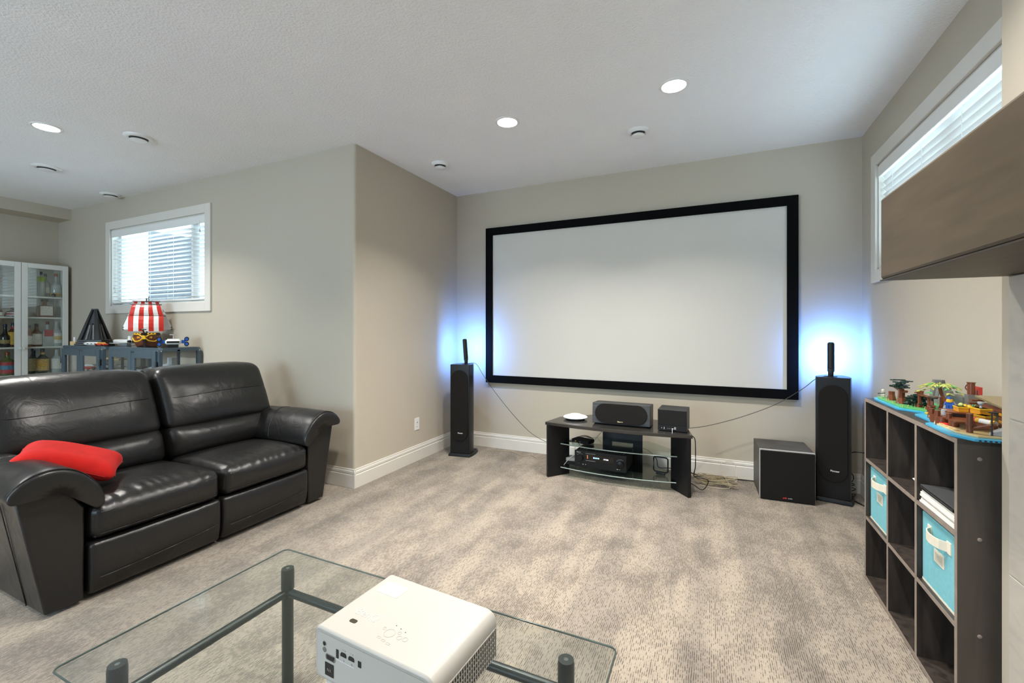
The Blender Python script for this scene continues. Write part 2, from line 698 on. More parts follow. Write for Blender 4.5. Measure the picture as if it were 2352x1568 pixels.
# right wall with its window opening
WY0, WY1, WZ0, WZ1 = 2.05, 3.785, 1.665, 2.385
w = MB()
w.box(XR, XR + .12, YREAR, WY0, 0, HC)
w.box(XR, XR + .12, WY1, YB, 0, HC)
w.box(XR, XR + .12, WY0, WY1, 0, WZ0)
w.box(XR, XR + .12, WY0, WY1, WZ1, HC)
struct(w.build('wall_right', PAINT))
# jog of the left wall with its rounded outer corner
r = 0.022
poly = [(XL - .12, YB), (XL - .12, YC + .12), (XL - .12, YC)]
for k in range(7):
    a = math.radians(-90 + 15 * k)
    poly.append((XL - r + r * math.cos(a), YC + r + r * math.sin(a)))
poly.append((XL, YB))
struct(MB().prism(poly, 0, HC).build('wall_left', PAINT, smooth=30))
# window wall
VX0, VX1, VZ0, VZ1 = -6.215, -4.465, 1.52, 2.385
w = MB()
w.box(XW - .12, VX0, YC, YC + .12, 0, HC)
w.box(VX1, XL - .12, YC, YC + .12, 0, HC)
w.box(VX0, VX1, YC, YC + .12, 0, VZ0)
w.box(VX0, VX1, YC, YC + .12, VZ1, HC)
struct(w.build('wall_window', PAINT))
struct(MB().box(XW - .12, XW, YREAR, YC, 0, HC).build('wall_far_left', PAINT))
RX0, RX1, RZ0, RZ1 = -5.0, -1.6, 0.45, 2.25  # opening for the rear window added as fill light
w = MB()
w.box(XW, RX0, YREAR - .12, YREAR, 0, HC)
w.box(RX1, XR, YREAR - .12, YREAR, 0, HC)
w.box(RX0, RX1, YREAR - .12, YREAR, 0, RZ0)
w.box(RX0, RX1, YREAR - .12, YREAR, RZ1, HC)
struct(w.build('wall_rear', PAINT))
struct(MB().box(XW, XS, YREAR, YC, 2.595, HC).build('ceiling_soffit', PAINT))
# fireplace breast
CX, CY1, CY0 = 0.79, 1.80, -1.3
breast = struct(MB().box(CX, XR, CY0, CY1, 0, HC).build('wall_fireplace', PAINT, bevel=0.006))
tz = [(0.105, 0.547), (0.551, 0.993), (0.997, 1.405)]
ty = [(1.737, 0.99), (0.986, 0.07), (0.066, -0.85)]
for (z0, z1) in tz:
    for (ya, yb) in ty:
        MB().box(CX - .011, CX, yb, ya, z0, z1).build('tile', TILE, breast, bevel=0.0015)
MB().box(CX - .008, CX, -0.85, 1.737, 0.0, 0.103).build('tile', TILE, breast)
MB().box(CX - .007, CX, -0.85, 1.7365, 0.0, 1.405).build('grout', GROUT, breast)

# baseboards
prof = [(0, 0), (0.015, 0), (0.015, 0.100), (0.012, 0.103), (0.0095, 0.106), (0.0095, 0.110), (0.013, 0.113),
        (0.0125, 0.128), (0.008, 0.136), (0.008, 0.145), (0.006, 0.148), (0, 0.148)]


def baseboard(name, axis, const, sgn, a, b):
    m = MB()
    if axis == 'x':      # runs along x, wall at y=const, sticks out sgn
        m.prism([(const + sgn * d, z) for d, z in prof], a, b, 'x')
    else:
        m.prism([(const + sgn * d, z) for d, z in prof], a, b, 'y')
    o = m.build(name, TRIM)
    import bmesh as _b
    bm = _b.new()
    bm.from_mesh(o.data)
    _b.ops.recalc_face_normals(bm, faces=bm.faces)
    bm.to_mesh(o.data)
    bm.free()
    return struct(o)


baseboard('baseboard_back', 'x', YB, -1, XL + .0, XR)
baseboard('baseboard_left', 'y', XL, 1, YC - .0147, YB - .0)
baseboard('baseboard_window', 'x', YC, -1, XW, XL + .0146)
baseboard('baseboard_right', 'y', XR, -1, CY1, YB)
baseboard('baseboard_fireplace', 'x', CY1, 1, CX + .02, XR)
baseboard('baseboard_rear', 'x', YREAR, 1, XW, XR)


# ------------------------------------------------------------------ windows
def window(name, along, const, out, a0, a1, z0, z1, mull, kind='slider'):
    """along: axis the window runs on; const: room face of the wall; out: +1/-1 outward."""
    root = bpy.data.objects.new(name, None)
    COL.objects.link(root)
    struct(root)

    def bx(m, a, b, d0, d1, za, zb):
        lo, hi = sorted((const + out * d0, const + out * d1))
        if along == 'x':
            m.box(a, b, lo, hi, za, zb)
        else:
            m.box(lo, hi, a, b, za, zb)
        return m
    cw = 0.088
    t = -0.018
    for (a, b, za, zb) in ((a0 - cw, a0, z0 - cw, z1 + cw), (a1, a1 + cw, z0 - cw, z1 + cw),
                           (a0, a1, z1, z1 + cw), (a0, a1, z0 - cw, z0)):
        bx(MB(), a, b, t, 0, za, zb).build('casing', TRIM, root, bevel=0.003)
    m = MB()
    bx(m, a0 - .001, a0 + .012, 0, .075, z0, z1)
    bx(m, a1 - .012, a1 + .001, 0, .075, z0, z1)
    bx(m, a0, a1, 0, .075, z1 - .012, z1 + .001)
    bx(m, a0, a1, 0, .075, z0 - .001, z0 + .012)
    m.build('jamb', TRIM, root)
    # vinyl frame
    fw = 0.045
    m = MB()
    bx(m, a0, a0 + fw, .075, .12, z0, z1)
    bx(m, a1 - fw, a1, .075, .12, z0, z1)
    bx(m, a0, a1, .075, .12, z1 - fw, z1)
    bx(m, a0, a1, .075, .12, z0, z0 + fw)
    m.build('window_frame', WHITE, root)
    bx(MB(), mull[0], mull[1], .075, .122, z0 + fw, z1 - fw).build('mullion', WHITE, root)
    bx(MB(), a0 + fw, mull[0], .094, .099, z0 + fw, z1 - fw).build('pane', GLASS, root)
    bx(MB(), mull[1], a1 - fw, .104, .109, z0 + fw, z1 - fw).build('pane', GLASS, root)
    return root


def blind(along, const, out, a0, a1, z0, z1, pitch, tilt, label, depth=0.048, rail_drop=0.0):
    root = thing('venetian_blind', label, 'blind', ((a0 + a1) / 2, const + out * .035, z0) if along == 'x'
                 else (const + out * .035, (a0 + a1) / 2, z0))
    L = (a1 - a0)

    def bx(m, a, b, d0, d1, za, zb, M=None):
        lo, hi = sorted((out * d0, out * d1))
        if along == 'x':
            m.box(a, b, lo, hi, za, zb, M)
        else:
            m.box(lo, hi, a, b, za, zb, M)
        return m
    H = z1 - z0
    bx(MB(), -L / 2, L / 2, -.028, .028, H - .045, H - .002).build('headrail', BLINDW, root, bevel=0.003)
    v = bx(MB(), -L / 2 - .004, L / 2 + .004, -.042, -.031, H - .078, H - .002).build('valance', BLINDW, root, bevel=0.004)
    bx(MB(), -L / 2, L / 2, -.026, .026, rail_drop, rail_drop + .018).build('bottom_rail', BLINDW, root, bevel=0.004)
    # one slat, slightly crowned, shared by all
    m = MB()
    prof2 = []
    for k in range(7):
        s = -1 + k / 3
        prof2.append((s * depth / 2, 0.0030 * (1 - s * s)))
    poly = prof2 + [(p[0], p[1] - 0.0028) for p in reversed(prof2)]
    R = Matrix.Rotation(tilt, 4, 'X' if along == 'x' else 'Y')
    if along == 'x':
        m.prism([(p, q) for p, q in poly], -L / 2, L / 2, 'x', R)
    else:
        m.prism([(p, q) for p, q in poly], -L / 2, L / 2, 'y', R)
    me = None
    z = rail_drop + .04
    while z < H - .085:
        if me is None:
            o = m.build('slat', BLINDW, root, loc=(0, 0, z), smooth=50)
            me = o.data
        else:
            o = bpy.data.objects.new('slat', me)
            COL.objects.link(o)
            o.parent = root
            o.location = (0, 0, z)
        z += pitch
    n = max(3, int(L / 0.4))
    for k in range(n):
        a = -L / 2 + L * (k + .5) / n
        m = MB()
        bx(m, a - .001, a + .001, -.027, -.0255, rail_drop, H - .04)
        bx(m, a - .001, a + .001, .0255, .027, rail_drop, H - .04)
        m.build('ladder_cord', BLINDW, root)
    return root


window('window_1', 'x', YC, 1, VX0, VX1, VZ0, VZ1, (-4.84, -4.70))
b1 = blind('x', YC, 1, VX0 + .016, VX1 - .016, VZ0 + .014, VZ1 - .012, 0.0425, math.radians(-7),
           'white slatted blind in the window above the glass display cabinets', rail_drop=0.012)
# pull cords with tassels
for (xx, z0c, z1c) in ((0.80, .70, .78), (-.78, .20, .72), (-.76, .16, .72)):
    m = MB().cyl((xx, -.05, z0c), (xx, -.05, z1c), .0012, 5)
    m.lathe([(.002, -.03), (.006, -.028), (.004, -.006), (.001, 0)], (xx, -.05, z0c), 8)
    m.build('pull_cord', GREYPRINT, b1, smooth=40)
window('added_fill_window', 'x', YREAR, -1, RX0, RX1, RZ0, RZ1, (-3.35, -3.25))  # unseen window behind the viewer, added to brighten the ceiling
window('window_2', 'y', XR, 1, WY0, WY1, WZ0, WZ1, (2.86, 2.93))
blind('y', XR, 1, WY0 + .016, WY1 - .016, WZ0 + .014, WZ1 - .012, 0.0425, math.radians(60),
      'white slatted blind glowing in the window behind the wooden mantel', rail_drop=0.012)

# outdoors seen through the blinds
m = MB()
struct(MB().box(-30, XL - .2, YC + .14, YB + .14, 1.10, 1.20).box(-30, 20, YB + .14, 40, 1.10, 1.20).box(XR + .14, 20, -8, YB + .14, 1.10, 1.20).build('ground_outside', mat('gravel', (0.72, 0.72, 0.70), 0.9, var=0.3, vscale=40)))
SID = mat('grey_siding', (0.022, 0.025, 0.028), 0.8, var=0.12, vscale=4, stretch=(1, 1, 12))
hs = thing('neighbour_shed', 'dark grey board-clad wall outside the left window', 'building', (-7.2, 4.6, 1.2))
MB().box(-2.42, .5, .02, 1.4, 0, 1.9).build('wall', mat('shed_core', (0.1, 0.1, 0.1), 0.8), hs)
for k in range(13):
    MB().box(-2.42, .5, 0, .02, k * .145 + .004, (k + 1) * .145 - .004,
             Matrix.Rotation(0.0, 4, 'X')).build('plank', SID, hs)

# ------------------------------------------------------------------ mantel
mt = thing('mantel_shelf', 'dark brown wooden box mantel jutting from the fireplace wall', 'mantel', (0.493, 0, 1.408))
MB().box(0, .297, -1.0, 1.763, 0.004, .262).build('mantel_box', MANTEL, mt, bevel=0.008)
MB().box(0.003, .297, -1.0, 1.760, 0, .004).build('bottom_panel', MANTEL, mt)
MB().box(-.001, .004, -1.0, 1.764, -.001, .003).build('edge_strip', MANTEL_TRIM, mt)

# ------------------------------------------------------------------ recessed ceiling lights
LENS = emis('lamp_lens', (1.0, 0.965, 0.90), 26.0)
pl = ['round ceiling downlight nearest the projection screen centre, left of the pair',
      'round ceiling downlight right of the pair before the projection screen',
      'round ceiling downlight at the top edge above the coffee table',
      'round ceiling downlight above the bookcase, at the top edge',
      'round ceiling downlight above the sofa near the far vents',
      'added fill downlight behind the viewer in line with the sofa downlight',
      'added fill downlight behind the viewer in the middle of the rear row',
      'added fill downlight behind the viewer at the far left of the rear row',
      'added fill downlight behind the viewer nearest the fireplace wall']
for i, (x, y) in enumerate(POTS):
    lab = pl[i]
    t = thing('ceiling_downlight', lab, 'light', (x, y, HC), 0, 'recessed ceiling downlights')
    m = MB()
    n = 28
    pr = [(.068, -.003), (.071, -.006), (.080, -.006), (.086, -.003), (.087, 0)]
    for q in range(len(pr) - 1):
        vs, fs = [], []
        for (rr, zz) in (pr[q], pr[q + 1]):
            vs += [(rr * math.cos(2 * math.pi * k / n), rr * math.sin(2 * math.pi * k / n), zz) for k in range(n)]
        fs = [(k, (k + 1) % n, n + (k + 1) % n, n + k) for k in range(n)]
        m.add(vs, fs)
    m.build('trim_ring', WHITE, t, smooth=60)
    MB().lathe([(.068, -.004), (.068, -.001)], n=n).build('lens', LENS, t)
    ld = bpy.data.lights.new('downlight_lamp', 'AREA')
    ld.shape = 'DISK'
    ld.size = 0.13
    ld.energy = POT_W
    ld.spread = math.radians(118)
    ld.color = (1.0, 0.955, 0.89)
    lo = bpy.data.objects.new('lamp', ld)
    COL.objects.link(lo)
    lo.parent = t
    lo.location = (0, 0, -.009)

# round ceiling vents
vl = [(-.493, 3.325, .155, 'round white ceiling vent between the downlights and the projection screen'),
      (-2.192, 3.257, .155, 'round white ceiling vent near the left corner of the screen alcove'),
      (-3.989, 1.846, .19, 'large round white ceiling vent above the sofa, right of the downlight'),
      (-5.49, 1.84, .20, 'flat round white ceiling vent below the far left downlight'),
      (-5.956, 2.50, .185, 'round white ceiling vent close above the blind window')]
for (x, y, d, lab) in vl:
    t = thing('ceiling_vent', lab, 'vent', (x, y, HC), 0, 'round ceiling vents')
    R = d / 2
    deep = 1.0 if d < .18 else 0.75
    MB().lathe([(R * .62, -.016 * deep), (R * .74, -.024 * deep), (R * .9, -.016 * deep), (R, -.003), (R, 0)], n=28).build('flange', WHITE, t, smooth=50)
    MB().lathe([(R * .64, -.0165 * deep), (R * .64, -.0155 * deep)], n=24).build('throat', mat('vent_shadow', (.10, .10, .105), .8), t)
    MB().lathe([(R * .30, -.046 * deep), (R * .50, -.044 * deep), (R * .60, -.038 * deep), (R * .58, -.033 * deep), (R * .2, -.018 * deep)], n=24).build('disc', WHITE, t, smooth=50)

# ------------------------------------------------------------------ wall outlet
t = thing('wall_outlet', 'white cable wall plate low beside the left tower speaker', 'outlet', (XL, 3.414, .35))
MB().box(0, .006, -.036, .036, -.058, .058).build('plate', WHITE, t, bevel=.002)
MB().cyl((.005, 0, .016), (.012, 0, .016), .006, 10).build('socket', SILVER, t)
MB().box(.0055, .007, -.010, .010, -.030, -.024).build('slot', GREYPRINT, t)

# ------------------------------------------------------------------ projection screen
sx0, sx1, sz0, sz1 = -2.184, .631, .691, 2.326
t = thing('projection_screen', 'wide white projection screen with black border on the back wall', 'screen',
          ((sx0 + sx1) / 2, YB, sz0))
hw, H, fb = (sx1 - sx0) / 2, sz1 - sz0, .078
MB().box(-hw + .01, hw - .01, -.022, -.016, .01, H - .01).build('screen_fabric', SCREENFAB, t)
d0, d1 = -.040, -.004
for (nm, poly) in (('bottom', [(-hw, 0), (hw, 0), (hw - fb, fb), (-hw + fb, fb)]),
                   ('top', [(-hw + fb, H - fb), (hw - fb, H - fb), (hw, H), (-hw, H)]),
                   ('left', [(-hw, 0), (-hw + fb, fb), (-hw + fb, H - fb), (-hw, H)]),
                   ('right', [(hw, 0), (hw, H), (hw - fb, H - fb), (hw - fb, fb)])):
    MB().prism(poly, d0, d1, 'y').build('frame_bar', VELVET, t, bevel=.003)
for x in (-hw + .25, hw - .25):
    MB().box(x - .05, x + .05, -.016, 0, H - .06, H - .02).build('wall_bracket', BLACK, t)


# ------------------------------------------------------------------ tower speakers
def tower(label, loc, rz):
    t = thing('tower_speaker', label, 'speaker', loc, rz, 'floor-standing tower speakers')
    w, d, h = .200, .235, .905
    # plan: flat front, sides bowing in to a narrower back
    plan = [(-w / 2, 0), (w / 2, 0)]
    for k in range(1, 9):
        s = k / 8
        plan.append((w / 2 + .012 * math.sin(math.pi * min(1, s * 1.2)) - .045 * s ** 2.2, d * s))
    plan2 = plan + [(-p[0], p[1]) for p in reversed(plan[2:])]
    MB().prism(plan2, .028, h).build('cabinet', BLACK, t, smooth=25, bevel=.004)
    base = [(-.112, -.018), (.112, -.018)]
    for k in range(0, 9):
        a = math.radians(-70 + 140 * k / 8)
        base.append((.104 + .022 * math.cos(a), .11 + .12 * math.sin(a)))
    base2 = base + [(-p[0], p[1]) for p in reversed(base[2:])]
    m = MB()
    n = len(base2)
    cx, cy = 0, .1
    r0 = [(x, y, 0) for x, y in base2]
    r1 = [(x, y, .014) for x, y in base2]
    r2 = [(x * .93, cy + (y - cy) * .93, .030) for x, y in base2]
    m.rings([r0, r1, r2])
    m.build('plinth', BLACK, t, smooth=30)
    g = [(x, z) for x, z in roundrect(.172, .70, .085, 10, 0, .50)]
    go = MB().prism(g, -.013, .001, 'y').build('grille', GRILLE, t, smooth=30, bevel=.003)
    text('maker_lettering', 'Pioneer', .017, LETTER, go, frame((0.012, -.0142, .232), (1, 0, 0), (0, 0, 1)), bold=.0004)
    return t


tower('left black tower speaker standing in the screen alcove corner', (-2.262, 3.70, 0), math.radians(9))
tower('right black tower speaker standing between subwoofer and bookcase', (.800, 3.835, 0), math.radians(-13))


# ------------------------------------------------------------------ light bars on the towers
def light_bar(label, loc, rz, lean):
    t = thing('light_bar', label, 'lamp', loc, rz, 'blue glowing light bars')
    MB().lathe([(.040, 0), (.040, .003), (.036, .005)], n=24).build('foot_plate', BLACK, t, smooth=40)
    m = MB().rbox((0, 0, .030), (.034, .020, .055), .008, (2, 2, 2))
    m.build('bracket', BLACK, t, smooth=60)
    R = Matrix.Rotation(lean, 4, 'Y')
    bar = MB().rbox((0, .012, .140), (.044, .030, .225), .0145, (2, 2, 6), M=R).build('housing', BLACK, t, smooth=60)
    MB().rbox((0, .031, .140), (.036, .012, .212), .0055, (2, 2, 4), M=R).build('diffuser', emis('blue_diffuser', (.25, .55, 1.0), 22), t, smooth=60)
    ld = bpy.data.lights.new('bar_lamp', 'AREA')
    ld.shape = 'RECTANGLE'
    ld.size = .034
    ld.size_y = .20
    ld.energy = BAR_W
    ld.color = (.085, .28, 1.0)
    lo = bpy.data.objects.new('lamp', ld)
    COL.objects.link(lo)
    lo.parent = t
    lo.location = (0, .042, .14)
    lo.rotation_euler = (math.pi / 2, 0, 0)   # shines toward +y (the wall)
    return t


light_bar('dark light bar shining blue on the wall atop the left tower speaker', (-2.250, 3.805, .906), math.radians(20), math.radians(-4))
light_bar('dark light bar shining blue on the wall atop the right tower speaker', (.802, 3.905, .906), math.radians(-14), 0)

# ------------------------------------------------------------------ subwoofer
t = thing('subwoofer', 'black cube subwoofer with silver-edged front on the carpet', 'speaker', (.50, 3.715, 0), math.radians(2))
MB().box(-.174, .174, .020, .352, .008, .366).build('cabinet', SUBWOOD, t, bevel=.003)
MB().box(-.175, .175, 0, .020, .006, .368).build('front_trim', SILVER, t, bevel=.003)
go = MB().box(-.170, .170, -.016, 0, .008, .362).build('grille', GRILLE, t, bevel=.004)
text('maker_lettering', 'polk', .014, REDLET, go, frame((-.016, -.0168, .030), (1, 0, 0), (0, 0, 1)), bold=.0004)
text('maker_lettering', 'audio', .012, LETTER, go, frame((.018, -.0168, .030), (1, 0, 0), (0, 0, 1)))
for sx in (-.15, .15):
    for y in (.03, .32):
        MB().cyl((sx, y, 0), (sx, y, .01), .014, 10).build('foot', BLACK, t)

# ------------------------------------------------------------------ media stand
t = thing('media_stand', 'black low media stand with angled legs and glass shelves', 'stand', (-.708, 3.70, 0))


def stand_poly(w, yf, bow, yb, wm, wb, ym):
    pts = []
    for k in range(9):
        s = -1 + k / 4
        pts.append((s * w, yf - bow * (1 - s * s)))
    pts += [(wm, ym), (wb, yb), (-wb, yb), (-wm, ym)]
    return pts


TOPGLOSS = mat('stand_top_gloss', (.030, .028, .025), .16, spec=.6, var=.1)
MB().prism(stand_poly(.583, -.20, .055, .28, .535, .285, .06), .440, .466).build('top', TOPGLOSS, t, bevel=.004)
for s in (-1, 1):
    A, B = Vector((s * .562, -.205, 0)), Vector((s * .425, -.035, 0))
    dv = (B - A).normalized()
    nv = Vector((-dv.y, dv.x, 0)) * .013
    poly = [(A + nv), (A - nv), (B - nv), (B + nv)]
    poly = [(p.x, p.y) for p in poly]
    MB().prism(poly, 0, .440).build('leg_panel', BLACK, t, bevel=.003)
# back panel with its cut-out
m = MB()
pw, pz0, pz1 = .175, 0, .440
m.box(-.188, .160, .235, .255, 0, .175)
m.box(-.188, .160, .235, .255, .247, .44)
m.box(-.188, -.107, .235, .255, .175, .247)
m.box(.080, .160, .235, .255, .175, .247)
m.build('back_panel', BLACK, t)
for (z, w2, yf) in ((.270, .468, -.155), (.075, .462, -.175)):
    sh = MB().prism(stand_poly(w2, yf + .03, .055, .25, w2 - .02, .20, .05), z, z + .008).build('glass_shelf', SHELFGLASS, t)
    P = stand_poly(w2, yf + .03, .055, .25, w2 - .02, .20, .05)
    MB().tube([(p[0], p[1] - .0005, z + .004) for p in P[:9]], .0042, 6).build('polished_edge', mat('glass_edge_pale', (.30, .36, .33), .15), sh)

# things on the stand's top
t = thing('wifi_router', 'white round saucer-shaped device on the media stand', 'router', (-1.087, 3.715, .466))
MB().lathe([(.070, 0), (.085, .006), (.088, .010)], n=36).build('base', T_BLACK, t, smooth=40)
MB().lathe([(.088, .010), (.104, .017), (.106, .021), (.098, .028), (.060, .039), (.045, .042), (.043, .046), (.020, .049), (.001, .049)], n=40).build('shell', WHITE, t, smooth=40)

t = thing('center_speaker', 'black oval-grille centre speaker lying on the media stand', 'speaker', (-.672, 3.585, .466), math.radians(0))
R = Matrix.Rotation(math.radians(-4), 4, 'X')
MB().box(-.232, .232, 0, .20, 0.012, .180, R).build('cabinet', ASHWOOD, t, bevel=.004)
MB().box(-.200, .200, .03, .18, 0, .018).build('rubber_foot', MATTE, t)
g = roundrect(.416, .158, .079, 12, 0, .098)
go = MB().prism(g, -.013, .001, 'y', R).build('grille', GRILLE, t, smooth=30, bevel=.003)
text('maker_lettering', 'Pioneer', .014, GOLD, go, R @ frame((0.0, -.0142, .036), (1, 0, 0), (0, 0, 1)), bold=.0005)

t = thing('mini_pc', 'small black cube computer on the right of the media stand', 'computer', (-.275, 3.56, .466), math.radians(-3))
MB().box(-.106, .106, .0, .205, .004, .168).build('case', mat('pc_case', (.018, .018, .018), .45, var=.15), t, bevel=.003)
MB().box(-.103, .103, -.004, 0, .048, .164).build('front_mesh', MATTE, t, bevel=.002)
fp = MB().box(-.103, .103, -.003, 0, .006, .046).build('port_panel', BLACK, t, bevel=.001)
for (x, w2, h2, mm) in ((-.075, .006, .006, T_LGREY), (-.057, .004, .016, T_WHITE), (-.03, .008, .005, T_GREY), (-.016, .008, .005, T_GREY),
                        (0.004, .014, .007, T_LGREY), (.022, .014, .007, T_LGREY)):
    MB().box(x - w2 / 2, x + w2 / 2, -.0045, -.003, .024 - h2 / 2, .024 + h2 / 2).build('port', mm, fp)
MB().box(.016, .028, -.0045, -.003, .030, .037).build('port', T_LGREY, fp)
MB().tube(smoothpath([(.004, -.004, .022), (.004, -.018, .018), (.006, -.03, .004), (.008, -.06, .003)]), .0025).build('usb_plug', T_LGREY, t)

# receiver on the low shelf
t = thing('av_receiver', 'black audio receiver with two round knobs on the low glass shelf', 'receiver', (-.842, 3.585, .084), math.radians(-2))
MB().box(-.212, .212, .012, .29, .010, .142).build('case', MATTE, t, bevel=.002)
fp = MB().box(-.217, .217, 0, .014, .008, .146).build('front_panel', BLACK, t, bevel=.004)
dp = MB().box(-.118, .118, -.003, 0, .072, .126).build('display', mat('display_glass', (.012, .010, .009), .15), t, bevel=.001)
text('readout', 'BD/DVD', .014, emis('cyan_readout', (.45, .75, 1.0), 2.2), dp, frame((-.028, -.0036, .098), (1, 0, 0), (0, 0, 1)))
text('readout', '-37.0dB', .014, emis('white_readout', (.8, .85, 1.0), 1.6), dp, frame((.052, -.0036, .096), (1, 0, 0), (0, 0, 1)))
for k in range(3):
    MB().box(-.105, -.100, -.0038, -.003, .088 + k * .01, .093 + k * .01).build('indicator', emis('amber_led', (1, .35, .1), 1.2), dp)
for z in (.128, .069):
    MB().box(-.118, -.035, -.004, -.002, z, z + .0025).build('bright_strip', SILVER, dp)
text('maker_lettering', 'Pioneer', .011, LETTER, fp, frame((-.180, -.0005, .132), (1, 0, 0), (0, 0, 1)), bold=.0004)
for (kx, kz, kr) in ((-.165, .088, .027), (.172, .075, .030)):
    k2 = MB().lathe([(kr * 1.12, 0), (kr * 1.12, .003), (kr, .004), (kr * .96, .022), (kr * .88, .024)], n=28,
                    M=frame((kx, 0, kz), (1, 0, 0), (0, 0, 1))).build('knob', BLACK, t, smooth=40)
    for q in range(5):
        a = math.radians(60 + q * 20)
        MB().cbox((kx + math.cos(a) * kr * 1.25, -.0005, kz + math.sin(a) * kr * 1.25), (.004, .001, .002)).build('dial_mark', LETTER, k2)
MB().lathe([(.012, 0), (.012, .003), (.007, .004)], n=16, M=frame((-.178, 0, .030), (1, 0, 0), (0, 0, 1))).build('headphone_jack', BLACK, t)
for (x, z, s) in ((-.142, .034, .010), (-.120, .034, .006), (.147, .030, .012), (.165, .030, .005)):
    MB().cbox((x, -.0005, z), (s, .001, .004)).build('button_print', LETTER, t)
for k in range(15):
    if k in (3, 4):
        continue
    MB().box(-.190 + k * .026, -.172 + k * .026, .05, .12, .142, .1428).build('vent_slot', mat('vent_slot', (.03, .03, .028), .7), t)

# small modem box on the mid shelf
t = thing('cable_modem', 'small black modem box on the upper glass shelf', 'modem', (-1.005, 3.66, .2785), math.radians(-16))
MB().box(-.082, .082, -.05, .05, .004, .034).build('case', MATTE, t, bevel=.003)
for k, mm in enumerate((T_YELLOW, T_BLACK, T_GREY)):
    MB().box(-.05 + k * .022, -.034 + k * .022, -.0512, -.05, .010, .022).build('socket', mm, t)
for k in range(4):
    a = [(-.05 + .02 * k, -.051, .016), (-.06 + .02 * k, -.085, .02), (-.13 + .03 * k, -.075 + .012 * k, .004), (-.12, -.02 + .01 * k, .003), (-.03, .06, .03 + .006 * k), (.04 + .01 * k, .05, .038), (.09, .02, .01), (.05, -.04, .0025)]
    MB().tube(smoothpath(a[:5 + k]), .0022).build('patch_cord', T_BLACK, t)

t = thing('loop_antenna', 'black square loop antenna on the low glass shelf', 'antenna', (-.372, 3.70, .084), math.radians(-8))
MB().box(-.035, .035, -.018, .018, 0, .020).build('base', BLACK, t, bevel=.004)
lp = [(x, 0, z) for x, z in roundrect(.112, .118, .018, 6, 0, .078)]
lp.append(lp[0])
MB().tube(lp, .0058, 8).build('loop', BLACK, t, smooth=50)

t = thing('power_brick', 'grey and black adapter box left of the receiver', 'adapter', (-1.11, 3.68, .084), math.radians(10))
MB().box(-.045, .045, -.04, .04, 0, .03).build('block', BLACK, t, bevel=.004)
MB().box(-.05, .05, -.045, .045, .03, .062).build('shell', mat('grey_plastic', (.35, .34, .33), .5), t, bevel=.008)
MB().tube(smoothpath([(-.06, -.06, .0), (-.02, -.05, .05), (.02, -.05, .09), (.03, -.03, .16), (-.02, .02, .20)]), .002).build('cord', T_WHITE, t)


def cord(label, pts, r, m, k=8, name='cord'):
    return tag(MB().tube(smoothpath(pts, k), r, 6).build(name, m, smooth=60), label, 'cord')


cord('thin dark cord sagging from the left light bar to the media stand',
     [(-2.235, 3.83, .912), (-2.16, 3.85, .905), (-2.10, 3.88, .80), (-1.98, 3.92, .62), (-1.80, 3.95, .41), (-1.60, 3.93, .25), (-1.40, 3.88, .185), (-1.24, 3.80, .19)], .0026, CORDGREY)
cord('thin dark cord sagging from the right light bar to the media stand',
     [(.79, 3.88, .912), (.705, 3.86, .89), (.62, 3.90, .80), (.45, 3.97, .66), (.22, 4.0, .54), (0.0, 3.98, .46), (-.14, 3.92, .435), (-.26, 3.86, .43)], .0026, CORDGREY)
cord('black cable hanging down the right end of the media stand',
     [(-.13, 3.60, .44), (-.112, 3.60, .40), (-.11, 3.60, .22), (-.12, 3.61, .13), (-.06, 3.62, .12), (-.02, 3.63, .10), (-.06, 3.63, .03), (-.13, 3.66, .05), (-.25, 3.75, .07)], .0036, T_BLACK)
tang = []
for k in range(46):
    tang.append((.02 + .13 * math.sin(k * 1.9) + .004 * k * (k % 3 - 1) * .3 + .05 * math.sin(k * .37), 3.90 + .085 * math.cos(k * 1.63), .012 + .010 * (k % 5) + (.03 if k % 11 == 0 else 0)))
cord('tangled tan speaker wire heap on the carpet beside the subwoofer', tang, .0022, CORDTAN, 5)
cord('pale wire loop rising from the wire heap against the baseboard',
     [(-.08, 3.80, .01), (.03, 3.78, .008), (.13, 3.82, .01), (.10, 3.92, .06), (.06, 3.95, .13), (.10, 4.0, .16), (.17, 4.02, .155), (.185, 4.0, .07), (.18, 3.95, .02), (.10, 3.90, .012)], .0022, mat('cord_cream', (.6, .52, .38), .6))
cord('black cable lying along the back baseboard toward the subwoofer',
     [(-.12, 3.80, .07), (-.05, 3.90, .05), (.05, 4.02, .02), (.20, 4.07, .008), (.34, 4.085, .008), (.45, 4.09, .008)], .0042, T_BLACK)
cord('tan speaker wire trailing along the left baseboard',
     [(-2.12, 3.98, .006), (-1.98, 4.02, .006), (-1.84, 4.03, .012), (-1.70, 3.96, .006), (-1.62, 4.0, .014), (-1.52, 3.93, .006), (-1.45, 3.99, .03), (-1.42, 3.92, .008), (-1.36, 3.98, .016), (-1.30, 3.92, .008), (-1.22, 3.96, .02)], .0024, CORDTAN)
cord('black cord running under the stand behind the glass shelves',
     [(-.95, 3.90, .10), (-.75, 3.93, .18), (-.55, 3.93, .22), (-.43, 3.86, .17), (-.40, 3.80, .11), (-.32, 3.84, .10), (-.20, 3.88, .085), (-.10, 3.84, .07)], .0036, T_BLACK)
cord('thin wire looping down behind the upper glass shelf',
     [(-1.10, 3.80, .26), (-1.06, 3.84, .17), (-1.02, 3.80, .12), (-.98, 3.88, .22), (-.90, 3.92, .33), (-.82, 3.90, .40)], .002, T_BLACK)
cord('black plug cord leaving the right tower behind the bookcase',
     [(.90, 3.99, .30), (.945, 3.97, .345), (.985, 3.95, .355), (1.035, 3.95, .352)], .004, T_BLACK)
